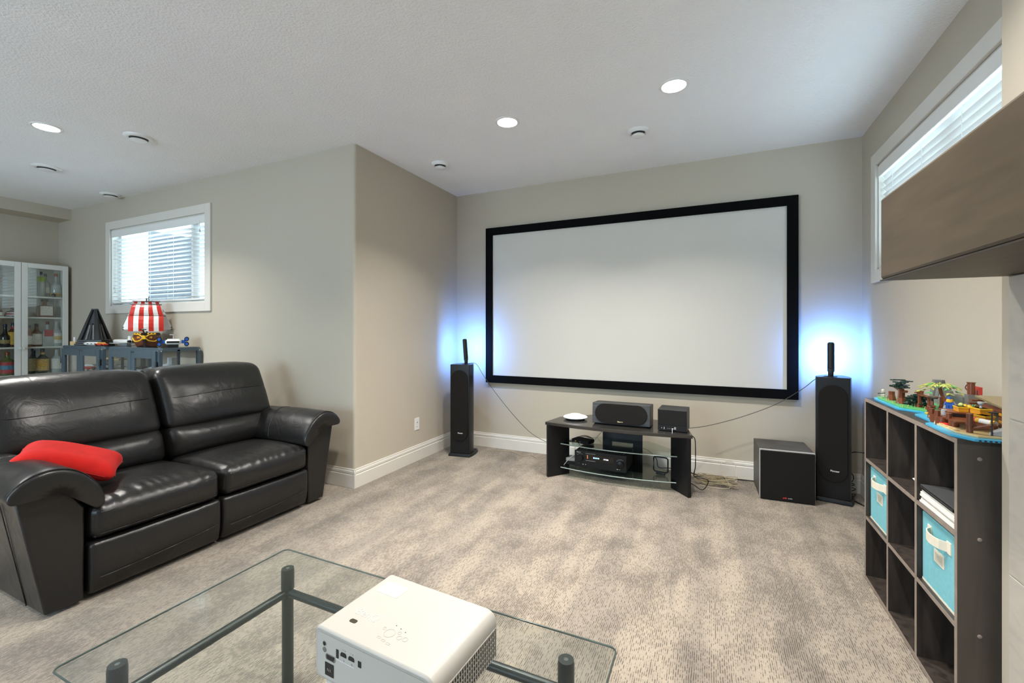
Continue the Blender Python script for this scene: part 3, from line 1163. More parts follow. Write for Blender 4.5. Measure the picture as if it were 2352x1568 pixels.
coil = [(.92, 4.0, .22), (.955, 3.985, .17), (.945, 3.97, .13), (.925, 3.985, .12), (.96, 3.97, .11), (.93, 3.97, .09), (.965, 3.96, .08), (.92, 3.965, .05), (.96, 3.955, .04), (.94, 3.95, .02)]
cord('bundled black cord hanging behind the right tower speaker', coil, .0035, T_BLACK)
cord('thick black cable on the carpet between right tower and bookcase', [(.90, 3.95, .03), (.95, 3.90, .008), (.99, 3.80, .007), (1.0, 3.6, .007)], .0048, T_BLACK)

# ================================================================== SOFA
sofa = thing('reclining_sofa', 'black leather two-seat reclining sofa with padded rolled arms', 'sofa', (-3.0, 1.607, 0))
SX, SY = 3.0, -1.607   # local = world + (SX, SY)


def L2(x, y, z):
    return (x + SX, y + SY, z)


MB().box(-3.48 + SX, -2.72 + SX, 1.02 + SY, 2.19 + SY, .03, .30).build('base_frame', MATTE, sofa)


def seam(pts, parent, r=.0028):
    MB().tube(smoothpath(pts, 6), r, 6).build('seam', LEATHER, parent, smooth=60)


for (ya, yb, nm) in ((1.012, 1.603, 0), (1.611, 2.203, 1)):
    yc = (ya + yb) / 2 + SY
    wy = yb - ya

    # footrest panel
    def ffn(x, y, z, h):
        u, v = y / h[1], z / h[2]
        if x > 0:
            x += .016 * (1 - u ** 4) * (1 - v * v) - .022 * max(0, -v) ** 2
        return x, y, z
    ft = MB().rbox((-2.625 + SX, yc, .145), (.075, wy, .245), .022, (2, 10, 6), ffn).build('footrest_panel', LEATHER, sofa, smooth=60)
    seam([(-2.573 + SX + .004 * (1 - ((i - 4) / 4) ** 2), yc - wy / 2 + .03 + (wy - .06) * i / 8, .105 + .028 * ((i / 8)) ** 1.5) for i in range(9)], ft, .0018)

    # seat cushion
    def sfn(x, y, z, h):
        u, v, w_ = x / h[0], y / h[1], z / h[2]
        if z > 0:
            z += .040 * (1 - u * u) * (1 - abs(v) ** 3) * w_ + .012 * u * (u > 0) * (1 - abs(v) ** 3)
        if x > 0:
            x += .026 * (1 - abs(v) ** 4) * (1 - w_ * w_)
            z += .0035 * math.sin(v * 37 + 2 * math.sin(v * 7)) * math.exp(-((u - .86) / .16) ** 2) * max(0, w_)
        # pucker toward the middle seam
        x -= .010 * (abs(v) > .93) * (x > 0)
        return x, y, z
    st = MB().rbox((-2.875 + SX, yc, .352), (.575, wy, .160), .045, (12, 44, 3), sfn).build('seat_cushion', LEATHER, sofa, smooth=60)
    hx, hy, hz = .2875, wy / 2, .08

    def on_seat(v, w_, off=0.004):
        x = hx + .026 * (1 - abs(v) ** 4) * (1 - w_ * w_)
        return (-2.875 + SX + x - .004 * abs(w_) ** 3 - .02 * max(0, abs(w_) - .6) + off - .004, yc + v * hy, .352 + w_ * hz)
    seam([on_seat(-.88 + 1.76 * i / 12, .62) for i in range(13)], st, .0026)
    seam([on_seat(-.88 + 1.76 * i / 12, -.62) for i in range(13)], st, .0022)

    # lumbar roll
    def lfn(x, y, z, h):
        u, v, w_ = x / h[0], y / h[1], z / h[2]
        if x > 0:
            x += .045 * (1 - w_ * w_) * (1 - abs(v) ** 5)
        x -= .35 * z * .5
        y *= 1 - .02 * max(0, w_)
        return x, y, z
    wl = wy + (.10)
    yl = yc + (.05 if nm else -.05)
    MB().rbox((-3.215 + SX, yl, .525), (.17, wl, .22), .06, (4, 14, 6), lfn).build('lumbar_cushion', LEATHER, sofa, smooth=60)

    # upper back cushion
    def bfn(x, y, z, h):
        u, v, w_ = x / h[0], y / h[1], z / h[2]
        if x > 0:
            x += .050 * (1 - abs(w_ + .15) ** 2.2) * (1 - abs(v) ** 4) - .005 * math.exp(-((w_ - .05) / .08) ** 2)
        if z > 0:
            z += .014 * (1 - abs(v) ** 4) - .012 * abs(v) ** 6
        x -= .42 * (z + h[2]) + .02
        y *= 1 - .015 * max(0, w_)
        return x, y, z
    wb_ = wy + .15
    ybk = yc + (.078 if nm else -.078)
    bc = MB().rbox((-3.225 + SX, ybk, .795), (.19, wb_, .385), .052, (4, 24, 12), bfn).build('back_cushion', LEATHER, sofa, smooth=60)
    pts = []
    for i in range(15):
        v = -.95 + 1.9 * i / 14
        w_ = .08 + .05 * math.sin(v * 2.2 + nm)
        zz = w_ * .1925
        x = .095 + .050 * (1 - abs(w_ + .15) ** 2.2) * (1 - abs(v) ** 4) - .005 * math.exp(-((w_ - .05) / .08) ** 2) - .42 * (zz + .1925) - .02
        if abs(v) > .8:
            x -= .07 * (1 - math.sqrt(max(0, 1 - ((abs(v) - .8) / .2) ** 2))) * .6
        pts.append((-3.225 + SX + x + .001, ybk + v * wb_ / 2 * (1 - .03 * max(0, w_)), .795 + zz))
    seam(pts, bc, .0030)
# padded rear of the back
MB().rbox((-3.50 + SX, 0, .52), (.12, 1.40, .80), .05, (2, 8, 6),
          lambda x, y, z, h: (x - .12 * (z + h[2]), y, z)).build('back_panel', LEATHER, sofa, smooth=60)


def arm(sgn):
    """sgn -1: arm at low y; +1 mirrored."""
    yc = 1.607

    def Y(y):     # given for the low-y arm
        return (y if sgn < 0 else 2 * yc - y) + SY
    poly = [(.868, .018), (.998, .018), (1.000, .44), (.955, .515), (.90, .548), (.84, .555), (.778, .545)]
    pl = [(Y(a), b) for a, b in poly]
    if sgn > 0:
        pl = list(reversed(pl))
    p = MB().prism(pl, -3.42 + SX, -2.607 + SX, 'x').build('arm_panel', LEATHER, sofa, bevel=.008)
    for q in p.data.polygons:
        q.use_smooth = True
    p.data.set_sharp_from_angle(angle=math.radians(35))
    # seam on the outer side, with the recliner handle
    seam([(-2.78 + SX + .02 * i / 6, Y(.868 - .092 * i / 6) + sgn * .002, .02 + .52 * i / 6) for i in range(7)], p, .002)
    if sgn < 0:
        MB().rbox((-2.86 + SX, Y(.792), .47), (.09, .02, .05), .009, (2, 2, 2)).build('recline_handle', BLACK, p, smooth=60)
    # pad: a thick sheet bent over the arm
    arc = [(.742, .548), (.745, .580), (.775, .613), (.83, .645), (.89, .652), (.95, .632), (1.005, .585), (1.045, .525), (1.062, .470), (1.055, .440)]
    inn = [(1.030, .432), (1.008, .445), (.985, .490), (.955, .525), (.90, .550), (.84, .556), (.790, .548), (.765, .536)]
    loop = arc + inn
    cx_ = sum(a for a, b in loop) / len(loop)
    cz_ = .545
    rings = []
    secs = [(-3.455, .55, -.02), (-3.44, .85, -.012), (-3.36, .97, -.004), (-3.20, 1.0, 0), (-3.0, 1.0, .004), (-2.85, 1.015, .006), (-2.72, 1.02, .002), (-2.635, 1.025, 0), (-2.592, 1.02, 0),
            (-2.568, .97, -.002), (-2.560, .86, -.004)]
    for (x, s, dz) in secs:
        ring = []
        for i, (a, b) in enumerate(loop):
            # shrink the thickness rather than the arc near the ends
            j = len(loop) - 1 - i if i >= len(arc) else i
            if i < len(arc):
                k = min(len(inn) - 1, max(0, round((len(arc) - 1 - i) * (len(inn) - 1) / (len(arc) - 1))))
                pa, pb = inn[k]
                tt = (1 - s) * .5
                a2, b2 = a + (pa - a) * tt, b + (pb - b) * tt
                if s > 1:
                    a2, b2 = a + (a - pa) * (s - 1) * 3, b + (b - pb) * (s - 1) * 3
            else:
                k = round((len(inn) - 1 - (i - len(arc))) * (len(arc) - 1) / (len(inn) - 1))
                pa, pb = arc[k]
                tt = (1 - s) * .5 if s < 1 else 0
                a2, b2 = a + (pa - a) * tt, b + (pb - b) * tt
            ring.append((x + SX, Y(a2), b2 + dz))
        if sgn > 0:
            ring = list(reversed(ring))
        rings.append(ring)
    pad = MB().rings(rings).build('arm_pad', LEATHER, sofa, smooth=75, subsurf=2)
    # front welt and the cross seam
    seam([(-2.578 + SX, Y(.892 + (a - .892) * .975), .545 + (b - .545) * .975 + .001) for a, b in arc[1:-1]], pad, .0028)
    seam([(-2.98 + SX - .04 * math.sin(i * .6), Y(.892 + (a - .892) * .995), .545 + (b - .545) * .985 + .002) for i, (a, b) in enumerate(arc[1:-1])], pad, .0024)


arm(-1)
arm(1)

# red cushion resting on the left arm and seat
A = Vector((-2.93, .955, .655))
B = Vector((-2.77, 1.235, .535))
xd = (B - A).normalized()
yd = Vector((-1, -.45, .42))
yd = (yd - yd.dot(xd) * xd).normalized()
zd = xd.cross(yd)
if zd.z < 0:
    yd = -yd
    zd = -zd
ctr = (A + B) / 2 + Vector((-.06, -.03, .01))
Mx = Matrix(((xd.x, yd.x, zd.x, ctr.x), (xd.y, yd.y, zd.y, ctr.y), (xd.z, yd.z, zd.z, ctr.z), (0, 0, 0, 1)))


def cfn(x, y, z, h):
    u, v = x / h[0], y / h[1]
    s = max(0.0, (1 - abs(u) ** 4)) ** .5 * max(0.0, (1 - abs(v) ** 4)) ** .5
    z = z * (.60 + .40 * s)
    k = .018 * (abs(u) * abs(v)) ** 2
    x += k * (1 if u > 0 else -1)
    y += k * (1 if v > 0 else -1)
    z -= .016 * u * u + .006 * math.sin(u * 3.2)
    y += .015 * math.sin(u * 2.5)
    return x, y, z


cu = thing('throw_cushion', 'red velour throw cushion on the near arm of the sofa', 'cushion', tuple(ctr))
MB().rbox((0, 0, 0), (.37, .25, .105), .05, (12, 10, 2), cfn, Matrix.Translation(-ctr) @ Mx).build('cover', RED, cu, smooth=60)
for (u0, v0, u1, v1) in ((-.80, -1, .80, -1), (-.80, 1, .80, 1), (1, -.72, 1, .72), (-1, -.72, -1, .72)):
    pts = []
    for i in range(13):
        f_ = i / 12
        q = cfn((u0 + (u1 - u0) * f_) * .185, (v0 + (v1 - v0) * f_) * .125, -.004, (.185, .125, .0525))
        pts.append(tuple((Matrix.Translation(-ctr) @ Mx) @ Vector(q)))
    MB().tube(pts, .0022, 5).build('seam', REDSEAM, cu, smooth=60)

# ================================================================== COFFEE TABLE
tb = thing('coffee_table', 'rectangular glass coffee table on dark metal posts', 'table', (-.85, .828, 0))
hx, hy = .625, .326
ol = roundrect(2 * hx, 2 * hy, .018, 4)
gt = MB().prism(ol, .411, .420).build('glass_top', TABLEGLASS, tb)
MB().tube([(p[0], p[1], .415) for p in ol] + [(ol[0][0], ol[0][1], .4155)], .0024, 6).build('polished_edge', GLASSEDGE, gt, smooth=60)
px, py = .512, .243
for sx in (-1, 1):
    for sy in (-1, 1):
        p = MB().lathe([(.019, 0), (.019, .405)], (sx * px, sy * py, 0), 18).build('post', DARKMETAL, tb, smooth=40)
        MB().lathe([(.0215, .338), (.0215, .400), (.020, .4095)], (sx * px, sy * py, 0), 18).build('cap', DARKMETAL, p, smooth=40)
        MB().lathe([(.006, .4092), (.006, .4098)], (sx * px, sy * py, 0), 10).build('screw', CHROME, p)
for sy in (-1, 1):
    MB().cyl((-px, sy * py, .325), (px, sy * py, .325), .0135, 14).build('rail', DARKMETAL, tb, smooth=40)
for sx in (-1, 1):
    MB().cyl((sx * px, -py, .325), (sx * px, py, .325), .0135, 14).build('rail', DARKMETAL, tb, smooth=40)

# ------------------------------------------------------------------ projector
pjx0, pjx1, pjy0, pjy1 = -.835, -.482, .728, .972
pcx, pcy = (pjx0 + pjx1) / 2, (pjy0 + pjy1) / 2
pr_ = thing('video_projector', 'white video projector standing on the glass coffee table', 'projector', (-.663, .850, .420), math.radians(-3.6))
W2, D2 = (pjx1 - pjx0) / 2, (pjy1 - pjy0) / 2
zb, zt = .022, .140
body = []
# profile in x-z, larger radius at the +x top edge
sec = [(-W2, zb + .006), (-W2 + .008, zb), (W2 - .012, zb), (W2 - .002, zb + .012), (W2, zb + .03), (W2, zt - .034)]
for k in range(9):
    a = math.radians(90 * k / 8)
    sec.append((W2 - .030 + .030 * math.cos(a), zt - .030 + .030 * math.sin(a)))
for k in range(7):
    a = math.radians(90 + 90 * k / 6)
    sec.append((-W2 + .014 + .014 * math.cos(a), zt - .014 + .014 * math.sin(a)))
m = MB().prism(sec, -D2, D2, 'y')
ob = m.build('body', PROJ, pr_, smooth=30, bevel=.005)
# rear panel, inset
rp = roundrect(2 * W2 - .028, zt - zb - .020, .012, 5, -.004, (zt + zb) / 2 - .001)
bp = MB().prism(rp, -D2 - .0012, -D2 + .002, 'y').build('rear_panel', PROJ2, pr_)
yb_ = -D2 - .0016
for (x, z, r_, mm) in ((-.142, .108, .0045, T_BLACK), (-.142, .094, .0045, T_GREY)):
    MB().lathe([(r_ + .0016, -.0006), (r_ + .0016, .0008)], n=16, M=frame((x, yb_, z), (1, 0, 0), (0, 0, 1))).build('audio_socket', CHROME, bp)
    MB().lathe([(r_, .0), (r_, .0012)], n=16, M=frame((x, yb_, z), (1, 0, 0), (0, 0, 1))).build('socket_hole', mm, bp)
MB().prism(roundrect(.032, .014, .005, 3, -.122, .081), yb_ - .001, yb_, 'y').build('serial_socket', CHROME, bp)
MB().prism([(-.132, .077), (-.112, .077), (-.110, .086), (-.134, .086)], yb_ - .002, yb_ - .001, 'y').build('socket_hole', T_BLACK, bp)
MB().box(-.140, -.112, yb_ - .001, yb_, .038, .067).build('power_inlet', T_BLACK, bp)
for q in (-.131, -.126, -.121):
    MB().box(q, q + .0018, yb_ - .0022, yb_ - .001, .050, .056).build('pin', CHROME, bp)
MB().box(-.103, -.096, yb_ - .001, yb_, .089, .108).build('usb_port', T_BLACK, bp)
for q in (-.080, -.055):
    MB().prism([(q - .009, .098), (q + .009, .098), (q + .009, .103), (q + .006, .107), (q - .006, .107), (q - .009, .103)][::-1], yb_ - .001, yb_, 'y').build('video_port', T_BLACK, bp)
    MB().cbox((q, yb_, .112), (.010, .001, .0026)).build('port_print', GREYPRINT, bp)
    MB().lathe([(.0022, 0), (.0022, .001)], n=10, M=frame((q, yb_, .089), (1, 0, 0), (0, 0, 1))).build('screw', GREYPRINT, bp)
MB().box(-.034, -.025, yb_ - .001, yb_, .093, .106).build('usb_port', T_BLACK, bp)
MB().tube([(-.104, yb_, .085), (-.046, yb_, .085)], .0006, 4).build('port_print', WHITE, bp)
text('maker_lettering', 'BenQ', .017, GREYPRINT, bp, frame((.105, yb_ + .0004, .098), (1, 0, 0), (0, 0, 1)), bold=.0006)
# top markings
tp = zt + .0002
text('maker_lettering', 'BenQ', .030, GREYPRINT, ob, frame((-.092, -.040, tp), (1, 0, 0), (0, 1, 0)), bold=.0004, ext=.0002)
MB().prism(roundrect(.021, .012, .005, 4, -.106, -.072), tp - .001, tp + .0003).build('sensor_window', mat('smoked_window', (.05, .045, .03), .2), ob)
MB().prism(roundrect(.072, .050, .006, 4, -.112, .066), tp - .001, tp + .0003).build('top_plate', PANELGREY, ob)
for (x, y, r_) in ((0.0, -.063, .013), (-.022, -.056, .004), (.020, -.052, .004), (.030, -.064, .006), (.045, -.062, .006)):
    n = 22
    pts = [(x + r_ * math.cos(2 * math.pi * k / n), y + r_ * math.sin(2 * math.pi * k / n), tp) for k in range(n + 1)]
    MB().tube(pts, .0007, 4).build('button', PROJ2, ob)
for (x, y) in ((-.012, -.084), (.004, -.087), (.020, -.090)):
    pts = [(a, b, tp) for a, b in roundrect(.011, .005, .002, 3, x, y)]
    MB().tube(pts + [pts[0]], .0006, 4).build('button', PROJ2, ob)
for (x, y) in ((-.004, -.036), (.013, -.040), (.030, -.044)):
    MB().cbox((x, y, tp), (.002, .002, .0006)).build('status_light', T_BLACK, ob)
# vent grid on the right side
m = MB().box(W2 - .001, W2 + .0006, -D2 + .012, D2 - .014, zb + .016, zt - .038)
vp = m.build('side_vent', mat('vent_dark', (.03, .028, .025), .8), pr_)
for k in range(25):
    y = -D2 + .013 + k * .0091
    MB().box(W2 - .0005, W2 + .0024, y, y + .0036, zb + .014, zt - .036).build('vent_rib', PROJ, vp)
for k in range(6):
    z = zb + .015 + k * .0129
    MB().box(W2 - .0005, W2 + .0018, -D2 + .012, D2 - .014, z, z + .0026).build('vent_rib', PROJ, vp)
MB().lathe([(.034, 0), (.034, .006), (.028, .007)], n=28, M=frame((-.09, D2, .085), (-1, 0, 0), (0, 0, 1))).build('lens_ring', T_BLACK, pr_)
for (x, y) in ((-W2 + .035, -D2 + .02), (W2 - .035, -D2 + .02), (0, D2 - .03)):
    f_ = MB().lathe([(.012, .0), (.014, .004), (.014, .010), (.006, .011), (.006, .024)], (x, y, 0), 16).build('foot', WHITE, pr_, smooth=40)

# ================================================================== BOOKCASE
BX, BY0, BY1, BH = .705, 1.833, 2.743, .908
bk = thing('cube_bookcase', 'espresso nine-cube bookcase against the right wall', 'bookcase', (BX, BY0, 0))
T_ = .016
BW, BD = BY1 - BY0, .298


def board(name, x0, x1, y0, y1, z0, z1, m=ESPRESSO):
    return MB().box(x0, x1, y0, y1, z0, z1).build(name, m, bk)


def edge(name_parent, y0, y1, z0, z1):
    MB().box(-.0012, .0, y0, y1, z0, z1).build('edge_band', ESPRESSO_LIT_EDGE, name_parent)


p = board('side_panel', 0, BD, 0, T_, 0, BH - T_, ESPRESSO_SIDE)
edge(p, 0, T_, 0, BH - T_)
for (x, z) in ((.052, .30), (.052, .60), (.052, .85)):
    MB().lathe([(.006, -.001), (.006, .0015), (.003, .003)], n=14, M=frame((x, 0, z), (1, 0, 0), (0, 0, 1))).build('screw_cap', ESPRESSO_LIT_EDGE, p, smooth=50)
p = board('side_panel', 0, BD, BW - T_, BW, 0, BH - T_)
edge(p, BW - T_, BW, 0, BH - T_)
p = board('top_board', 0, BD, 0, BW, BH - T_, BH)
edge(p, 0, BW, BH - T_, BH)
p = board('bottom_board', 0, BD, T_, BW - T_, 0.004, .02)
edge(p, T_, BW - T_, .004, .02)
zs = [.02 + (BH - T_ - .02) * k / 3 for k in range(4)]
ys = [T_ + (BW - 2 * T_) * k / 3 for k in range(4)]
for k in (1, 2):
    p = board('shelf', .002, BD - .004, T_, BW - T_, zs[k] - T_ / 2, zs[k] + T_ / 2)
    MB().box(.0008, .002, T_, BW - T_, zs[k] - T_ / 2, zs[k] + T_ / 2).build('edge_band', ESPRESSO_LIT_EDGE, p)
for k in (1, 2):
    for j in range(3):
        za = zs[j] + (T_ / 2 if j else 0)
        zc = zs[j + 1] - (T_ / 2 if j < 2 else 0)
        p = board('divider', .001, BD - .004, ys[k] - T_ / 2, ys[k] + T_ / 2, za, zc)
        MB().box(-.0004, .001, ys[k] - T_ / 2, ys[k] + T_ / 2, za, zc).build('edge_band', ESPRESSO_LIT_EDGE, p)
board('back_board', BD - .004, BD, 0, BW, 0, BH - T_)


def bin_(label, yk, zk):
    y0, y1 = BY0 + ys[yk] + .012, BY0 + ys[yk + 1] - .012
    z0 = zs[zk] + T_ / 2
    t = thing('storage_bin', label, 'storage bin', (BX + .016, (y0 + y1) / 2, z0), 0, 'teal fabric storage bins')
    w, h, d = (y1 - y0), .256, .262
    m = MB()
    m.box(0, .006, -w / 2, w / 2, 0, h)
    m.box(d - .006, d, -w / 2, w / 2, 0, h)
    m.box(.006, d - .006, -w / 2, -w / 2 + .006, 0, h)
    m.box(.006, d - .006, w / 2 - .006, w / 2, 0, h)
    m.box(.006, d - .006, -w / 2 + .006, w / 2 - .006, 0, .006)
    m.build('box', TEAL, t, bevel=.003)
    MB().box(-.0008, .0, -w / 2, w / 2, 0.0, .008).build('hem', CREAM, t)
    # strap handle bowing out
    st = []
    for k in range(9):
        s = -1 + k / 4
        st.append((-.002 - .026 * (1 - s * s) ** .6, s * .062, .205))
    vs, fs = [], []
    for (x, y, z) in st:
        vs += [(x, y, z - .016), (x, y, z + .016)]
    fs = [(2 * k, 2 * k + 1, 2 * k + 3, 2 * k + 2) for k in range(8)]
    MB().add(vs, fs).build('handle', CREAM, t, solid=.003)
    for s in (-1, 1):
        MB().box(-.003, 0, s * .070 - .014, s * .070 + .014, .185, .225).build('handle_patch', CREAM, t)
    lh = MB().box(-.002, 0, -.036, .036, .115, .160).build('label_holder', CREAM, t)
    MB().box(-.003, -.002, -.027, .027, .122, .153).build('card', mat('bin_card', (.55, .53, .44), .8), lh)
    return t


bin_('teal fabric bin in the far column of the bookcase', 2, 1)
bin_('teal fabric bin in the near column of the bookcase, under the papers', 0, 1)

# papers, folder, crumpled sheet
z0 = zs[2] + T_ / 2
for k in range(6):
    yy0 = BY0 + ys[0] + .010
    o = MB().box(-.006 + .003 * (k % 3), .225, 0, .262 - .006 * (k % 2), 0, .0075).build('magazine', PAPER, loc=(BX + .010, yy0 + .002 * (k % 2), z0 + k * .0078), bevel=.001)
    tag(o, ['bottom pale magazine of the pile in the bookcase', 'second lowest pale magazine of the pile in the bookcase', 'third lowest pale magazine of the pile in the bookcase',
            'fourth lowest pale magazine of the pile in the bookcase', 'second highest pale magazine of the pile in the bookcase', 'topmost pale magazine of the pile, under the folder'][k], 'magazine', 'pale magazines in the bookcase')
t = thing('black_folder', 'black binder folder lying on the pile of magazines', 'folder', (BX + .008, BY0 + ys[0] + .012, z0 + .048))
MB().box(0, .225, 0, .258, 0, .004).build('cover', MATTE, t, bevel=.001)
MB().box(.004, .222, .006, .256, .004, .014).build('sheets', mat('grey_sheets', (.10, .10, .10), .7), t)
MB().box(-.002, .225, 0, .258, .014, .018, Matrix.Rotation(.03, 4, 'Y')).build('cover', mat('folder_grey', (.055, .058, .06), .45), t, bevel=.001)
MB().tube([(-.003, .01, .010), (-.003, .25, .012)], .003, 6).build('spine_clip', BLACK, t)
vs, fs = [], []
nx, ny = 7, 7
random.seed(3)
for i in range(nx):
    for j in range(ny):
        vs.append((.02 + i * .026 + random.uniform(-.004, .004), j * .027 + random.uniform(-.004, .004), .010 + .05 * (j / 6) * (i / 6 + .3) + random.uniform(0, .012)))
for i in range(nx - 1):
    for j in range(ny - 1):
        fs.append((i * ny + j, (i + 1) * ny + j, (i + 1) * ny + j + 1, i * ny + j + 1))
o = MB().add(vs, fs).build('crumpled_paper', PAPER, loc=(BX + .03, BY0 + ys[1] + .02, z0 - .004), solid=.001)
tag(o, 'crumpled white paper in the middle top cube of the bookcase', 'paper')

# ================================================================== WHITE GLASS CABINET
wc = thing('glass_door_cabinet', 'tall white glass-door cabinet full of bottles in the far corner', 'cabinet', (-7.14, 1.78, 0))
CW = .80
for y in (0, CW - .02):
    MB().box(-.30, 0, y, y + .02, 0, 2.02).build('side_panel', CABWHITE, wc)
MB().box(-.30, 0, .02, CW - .02, 2.0, 2.02).build('top_panel', CABWHITE, wc)
MB().box(-.30, 0, .02, CW - .02, .06, .08).build('bottom_panel', CABWHITE, wc)
MB().box(-.30, -.02, .02, CW - .02, 0, .06).build('plinth', CABWHITE, wc)
MB().box(-.30, -.295, .02, CW - .02, .08, 2.0).build('back_panel', mat('cabinet_back', (.60, .58, .50), .6), wc)
SHZ = [.39, .736, 1.052, 1.398, 1.640]
for z in SHZ:
    MB().box(-.292, -.012, .021, CW - .021, z - .018, z).build('shelf', CABWHITE, wc)
for (y0, y1, ky) in ((.002, .398, .385), (.402, .798, .415)):
    d = bpy.data.objects.new('door', None)
    COL.objects.link(d)
    d.parent = wc
    sw = .050
    for (a, b, c, e, nm) in ((y0, y0 + sw, .04, 2.015, 'stile'), (y1 - sw, y1, .04, 2.015, 'stile'),
                             (y0 + sw, y1 - sw, 1.962, 2.015, 'rail'), (y0 + sw, y1 - sw, .04, .10, 'rail')):
        MB().box(.002, .020, a, b, c, e).build(nm, CABWHITE, d, bevel=.002)
    MB().box(.010, .014, y0 + sw, y1 - sw, .10, 1.962).build('glass_pane', glass_mat('cabinet_glass', (.97, .98, .97), 1.85), d)
    MB().lathe([(.006, 0), (.006, .010), (.014, .016), (.014, .024), (.006, .028)], n=16,
               M=frame((.020, ky, 1.037), (0, 1, 0), (0, 0, 1))).build('knob', CABWHITE, d, smooth=40)


# ------------------------------------------------------------------ bottles
def bmat(kind):
    if kind == 'clear':
        return mat('bottle_clear', (.42, .47, .46), .08, spec=.7, var=.2, vscale=8)
    if kind == 'brown':
        return mat('bottle_brown', (.10, .035, .012), .08, spec=.7, var=.2)
    if kind == 'amber':
        return mat('bottle_amber', (.22, .08, .025), .08, spec=.7, var=.2)
    if kind == 'green':
        return mat('bottle_green', (.10, .13, .03), .08, spec=.7, var=.2)
    return mat('bottle_dark', (.010, .012, .010), .08, spec=.7, var=.2)


def bottle(label, y, z, h, r, glass, cap, lab, square=False, neck=.32, x=-7.26, band=None, lab2=None, capw=None, labz=(.10, .50)):
    t = thing('bottle', label, 'bottle', (x, y, z), 0, 'bottles in the white cabinet')
    bh = h * (1 - neck)
    if square:
        m = MB()
        rings = []
        for (s, zz) in ((.94, 0), (1, .006), (1, bh * .86), (.92, bh * .93), (.5, bh)):
            rings.append([(a * s, b * s, zz) for a, b in roundrect(2 * r * .72, 2 * r, r * .18, 3)])
        m.rings(rings)
        m.lathe([(r * .30, bh * .98), (r * .26, h * .94)], n=14)
        m.build('glass', bmat(glass), t, smooth=40)
    else:
        MB().lathe([(r * .9, 0), (r, .006), (r, bh * .80), (r * .93, bh * .90), (r * .62, bh), (r * .36, bh + h * neck * .22), (r * .30, bh + h * neck * .5), (r * .30, h * .95)], n=18).build('glass', bmat(glass), t, smooth=40)
    cw = capw or r * .34
    MB().lathe([(cw, h * .88), (cw, h * .995), (cw * .9, h)], n=14).build('cap', cap, t, smooth=40)
    if lab:
        z0, z1 = h * labz[0], h * labz[1]
        if square:
            lo = MB().box(r * .725, r * .735, -r * .82, r * .82, z0, z1).build('paper_label', lab, t)
            if lab2:
                MB().box(r * .735, r * .742, -r * .5, r * .5, z0 + (z1 - z0) * .3, z0 + (z1 - z0) * .75).build('emblem', lab2, lo)
        else:
            lo = MB().lathe([(r * 1.012, z0), (r * 1.012, z1)], n=18).build('paper_label', lab, t, smooth=40)
            if lab2:
                MB().lathe([(r * 1.025, z0 + (z1 - z0) * .35), (r * 1.025, z0 + (z1 - z0) * .70)], n=18).build('emblem', lab2, lo, smooth=40)
    if band:
        MB().lathe([(r * .36, h * .74), (r * .36, h * .84)], n=14).build('neck_band', band, t, smooth=40)
    return t


LW = mat('label_white', (.70, .69, .62), .6, var=.2, vscale=80)
LY = mat('label_yellow', (.68, .40, .05), .6, var=.25, vscale=60)
LR = mat('label_red', (.45, .05, .06), .6, var=.25, vscale=60)
LB = mat('label_blue', (.08, .25, .38), .6, var=.25, vscale=60)
LG = mat('label_lime', (.28, .42, .03), .6, var=.25, vscale=60)
LO = mat('label_ochre', (.62, .42, .12), .6, var=.3, vscale=60)
LK = mat('label_gilt', (.32, .25, .10), .6, var=.4, vscale=90)
CAPN = mat('cap_navy', (.02, .03, .07), .4)
CAPR = mat('cap_wine', (.20, .012, .03), .4)
CAPC = mat('cap_copper', (.32, .10, .04), .35, metal=.5)
CAPS = mat('cap_pale', (.5, .52, .52), .35)
bottle('tall clear bottle with dark blue cap on the top cabinet shelf', 2.388, 1.640, .30, .036, 'clear', CAPN, LG, labz=(.6, .8))
bottle('clear round bottle with black cap on the top cabinet shelf', 2.437, 1.640, .285, .040, 'clear', CAPN, LW, labz=(.18, .42), x=-7.30)
bottle('clear decanter bottle with copper stopper on the top cabinet shelf', 2.515, 1.640, .29, .048, 'clear', CAPC, LO, labz=(.06, .18), neck=.45)
bottle('tiny dark jar on the top cabinet shelf', 2.474, 1.640, .050, .018, 'dark', CAPN, None, x=-7.20, neck=.2)
bottle('square amber bottle with wide black cap and cream label', 2.418, 1.398, .214, .066, 'amber', T_BLACK, LW, square=True, capw=.030, labz=(.10, .62))
bottle('dark bottle with pale oval label on the second shelf, left door', 2.155, 1.398, .10, .052, 'dark', CAPN, LW, lab2=LR)
bottle('green-labelled bottle at the left frame edge on the second shelf', 2.055, 1.398, .10, .022, 'dark', CAPN, LW)
bottle('white-labelled bottle half hidden by the cabinet door stile', 2.290, 1.052, .25, .030, 'amber', CAPN, LW)
bottle('brown liquor bottle with black cap and white label', 2.348, 1.052, .268, .047, 'brown', T_BLACK, LW, labz=(.08, .56))
bottle('square clear bottle with red cap and red emblem', 2.441, 1.052, .296, .048, 'clear', CAPR, LR, square=True, labz=(.40, .66))
bottle('clear bottle with pale cap and figure emblem on white label', 2.521, 1.052, .300, .046, 'clear', CAPS, LW, lab2=LO, labz=(.12, .52))
bottle('dark round-shouldered wine bottle behind the left cabinet door', 2.095, 1.052, .262, .046, 'dark', CAPN, LK, neck=.45, labz=(.16, .32))
bottle('brown bottle with big yellow label behind the left door', 2.157, 1.052, .276, .048, 'brown', CAPN, LY, band=LR, labz=(.10, .62))
bottle('slim black bottle with gilt print beside the door stile', 2.311, .736, .292, .031, 'dark', T_BLACK, LK, labz=(.1, .6))
bottle('short black bottle with gilt label behind its taller twin', 2.345, .736, .268, .030, 'dark', T_BLACK, LK, x=-7.31)
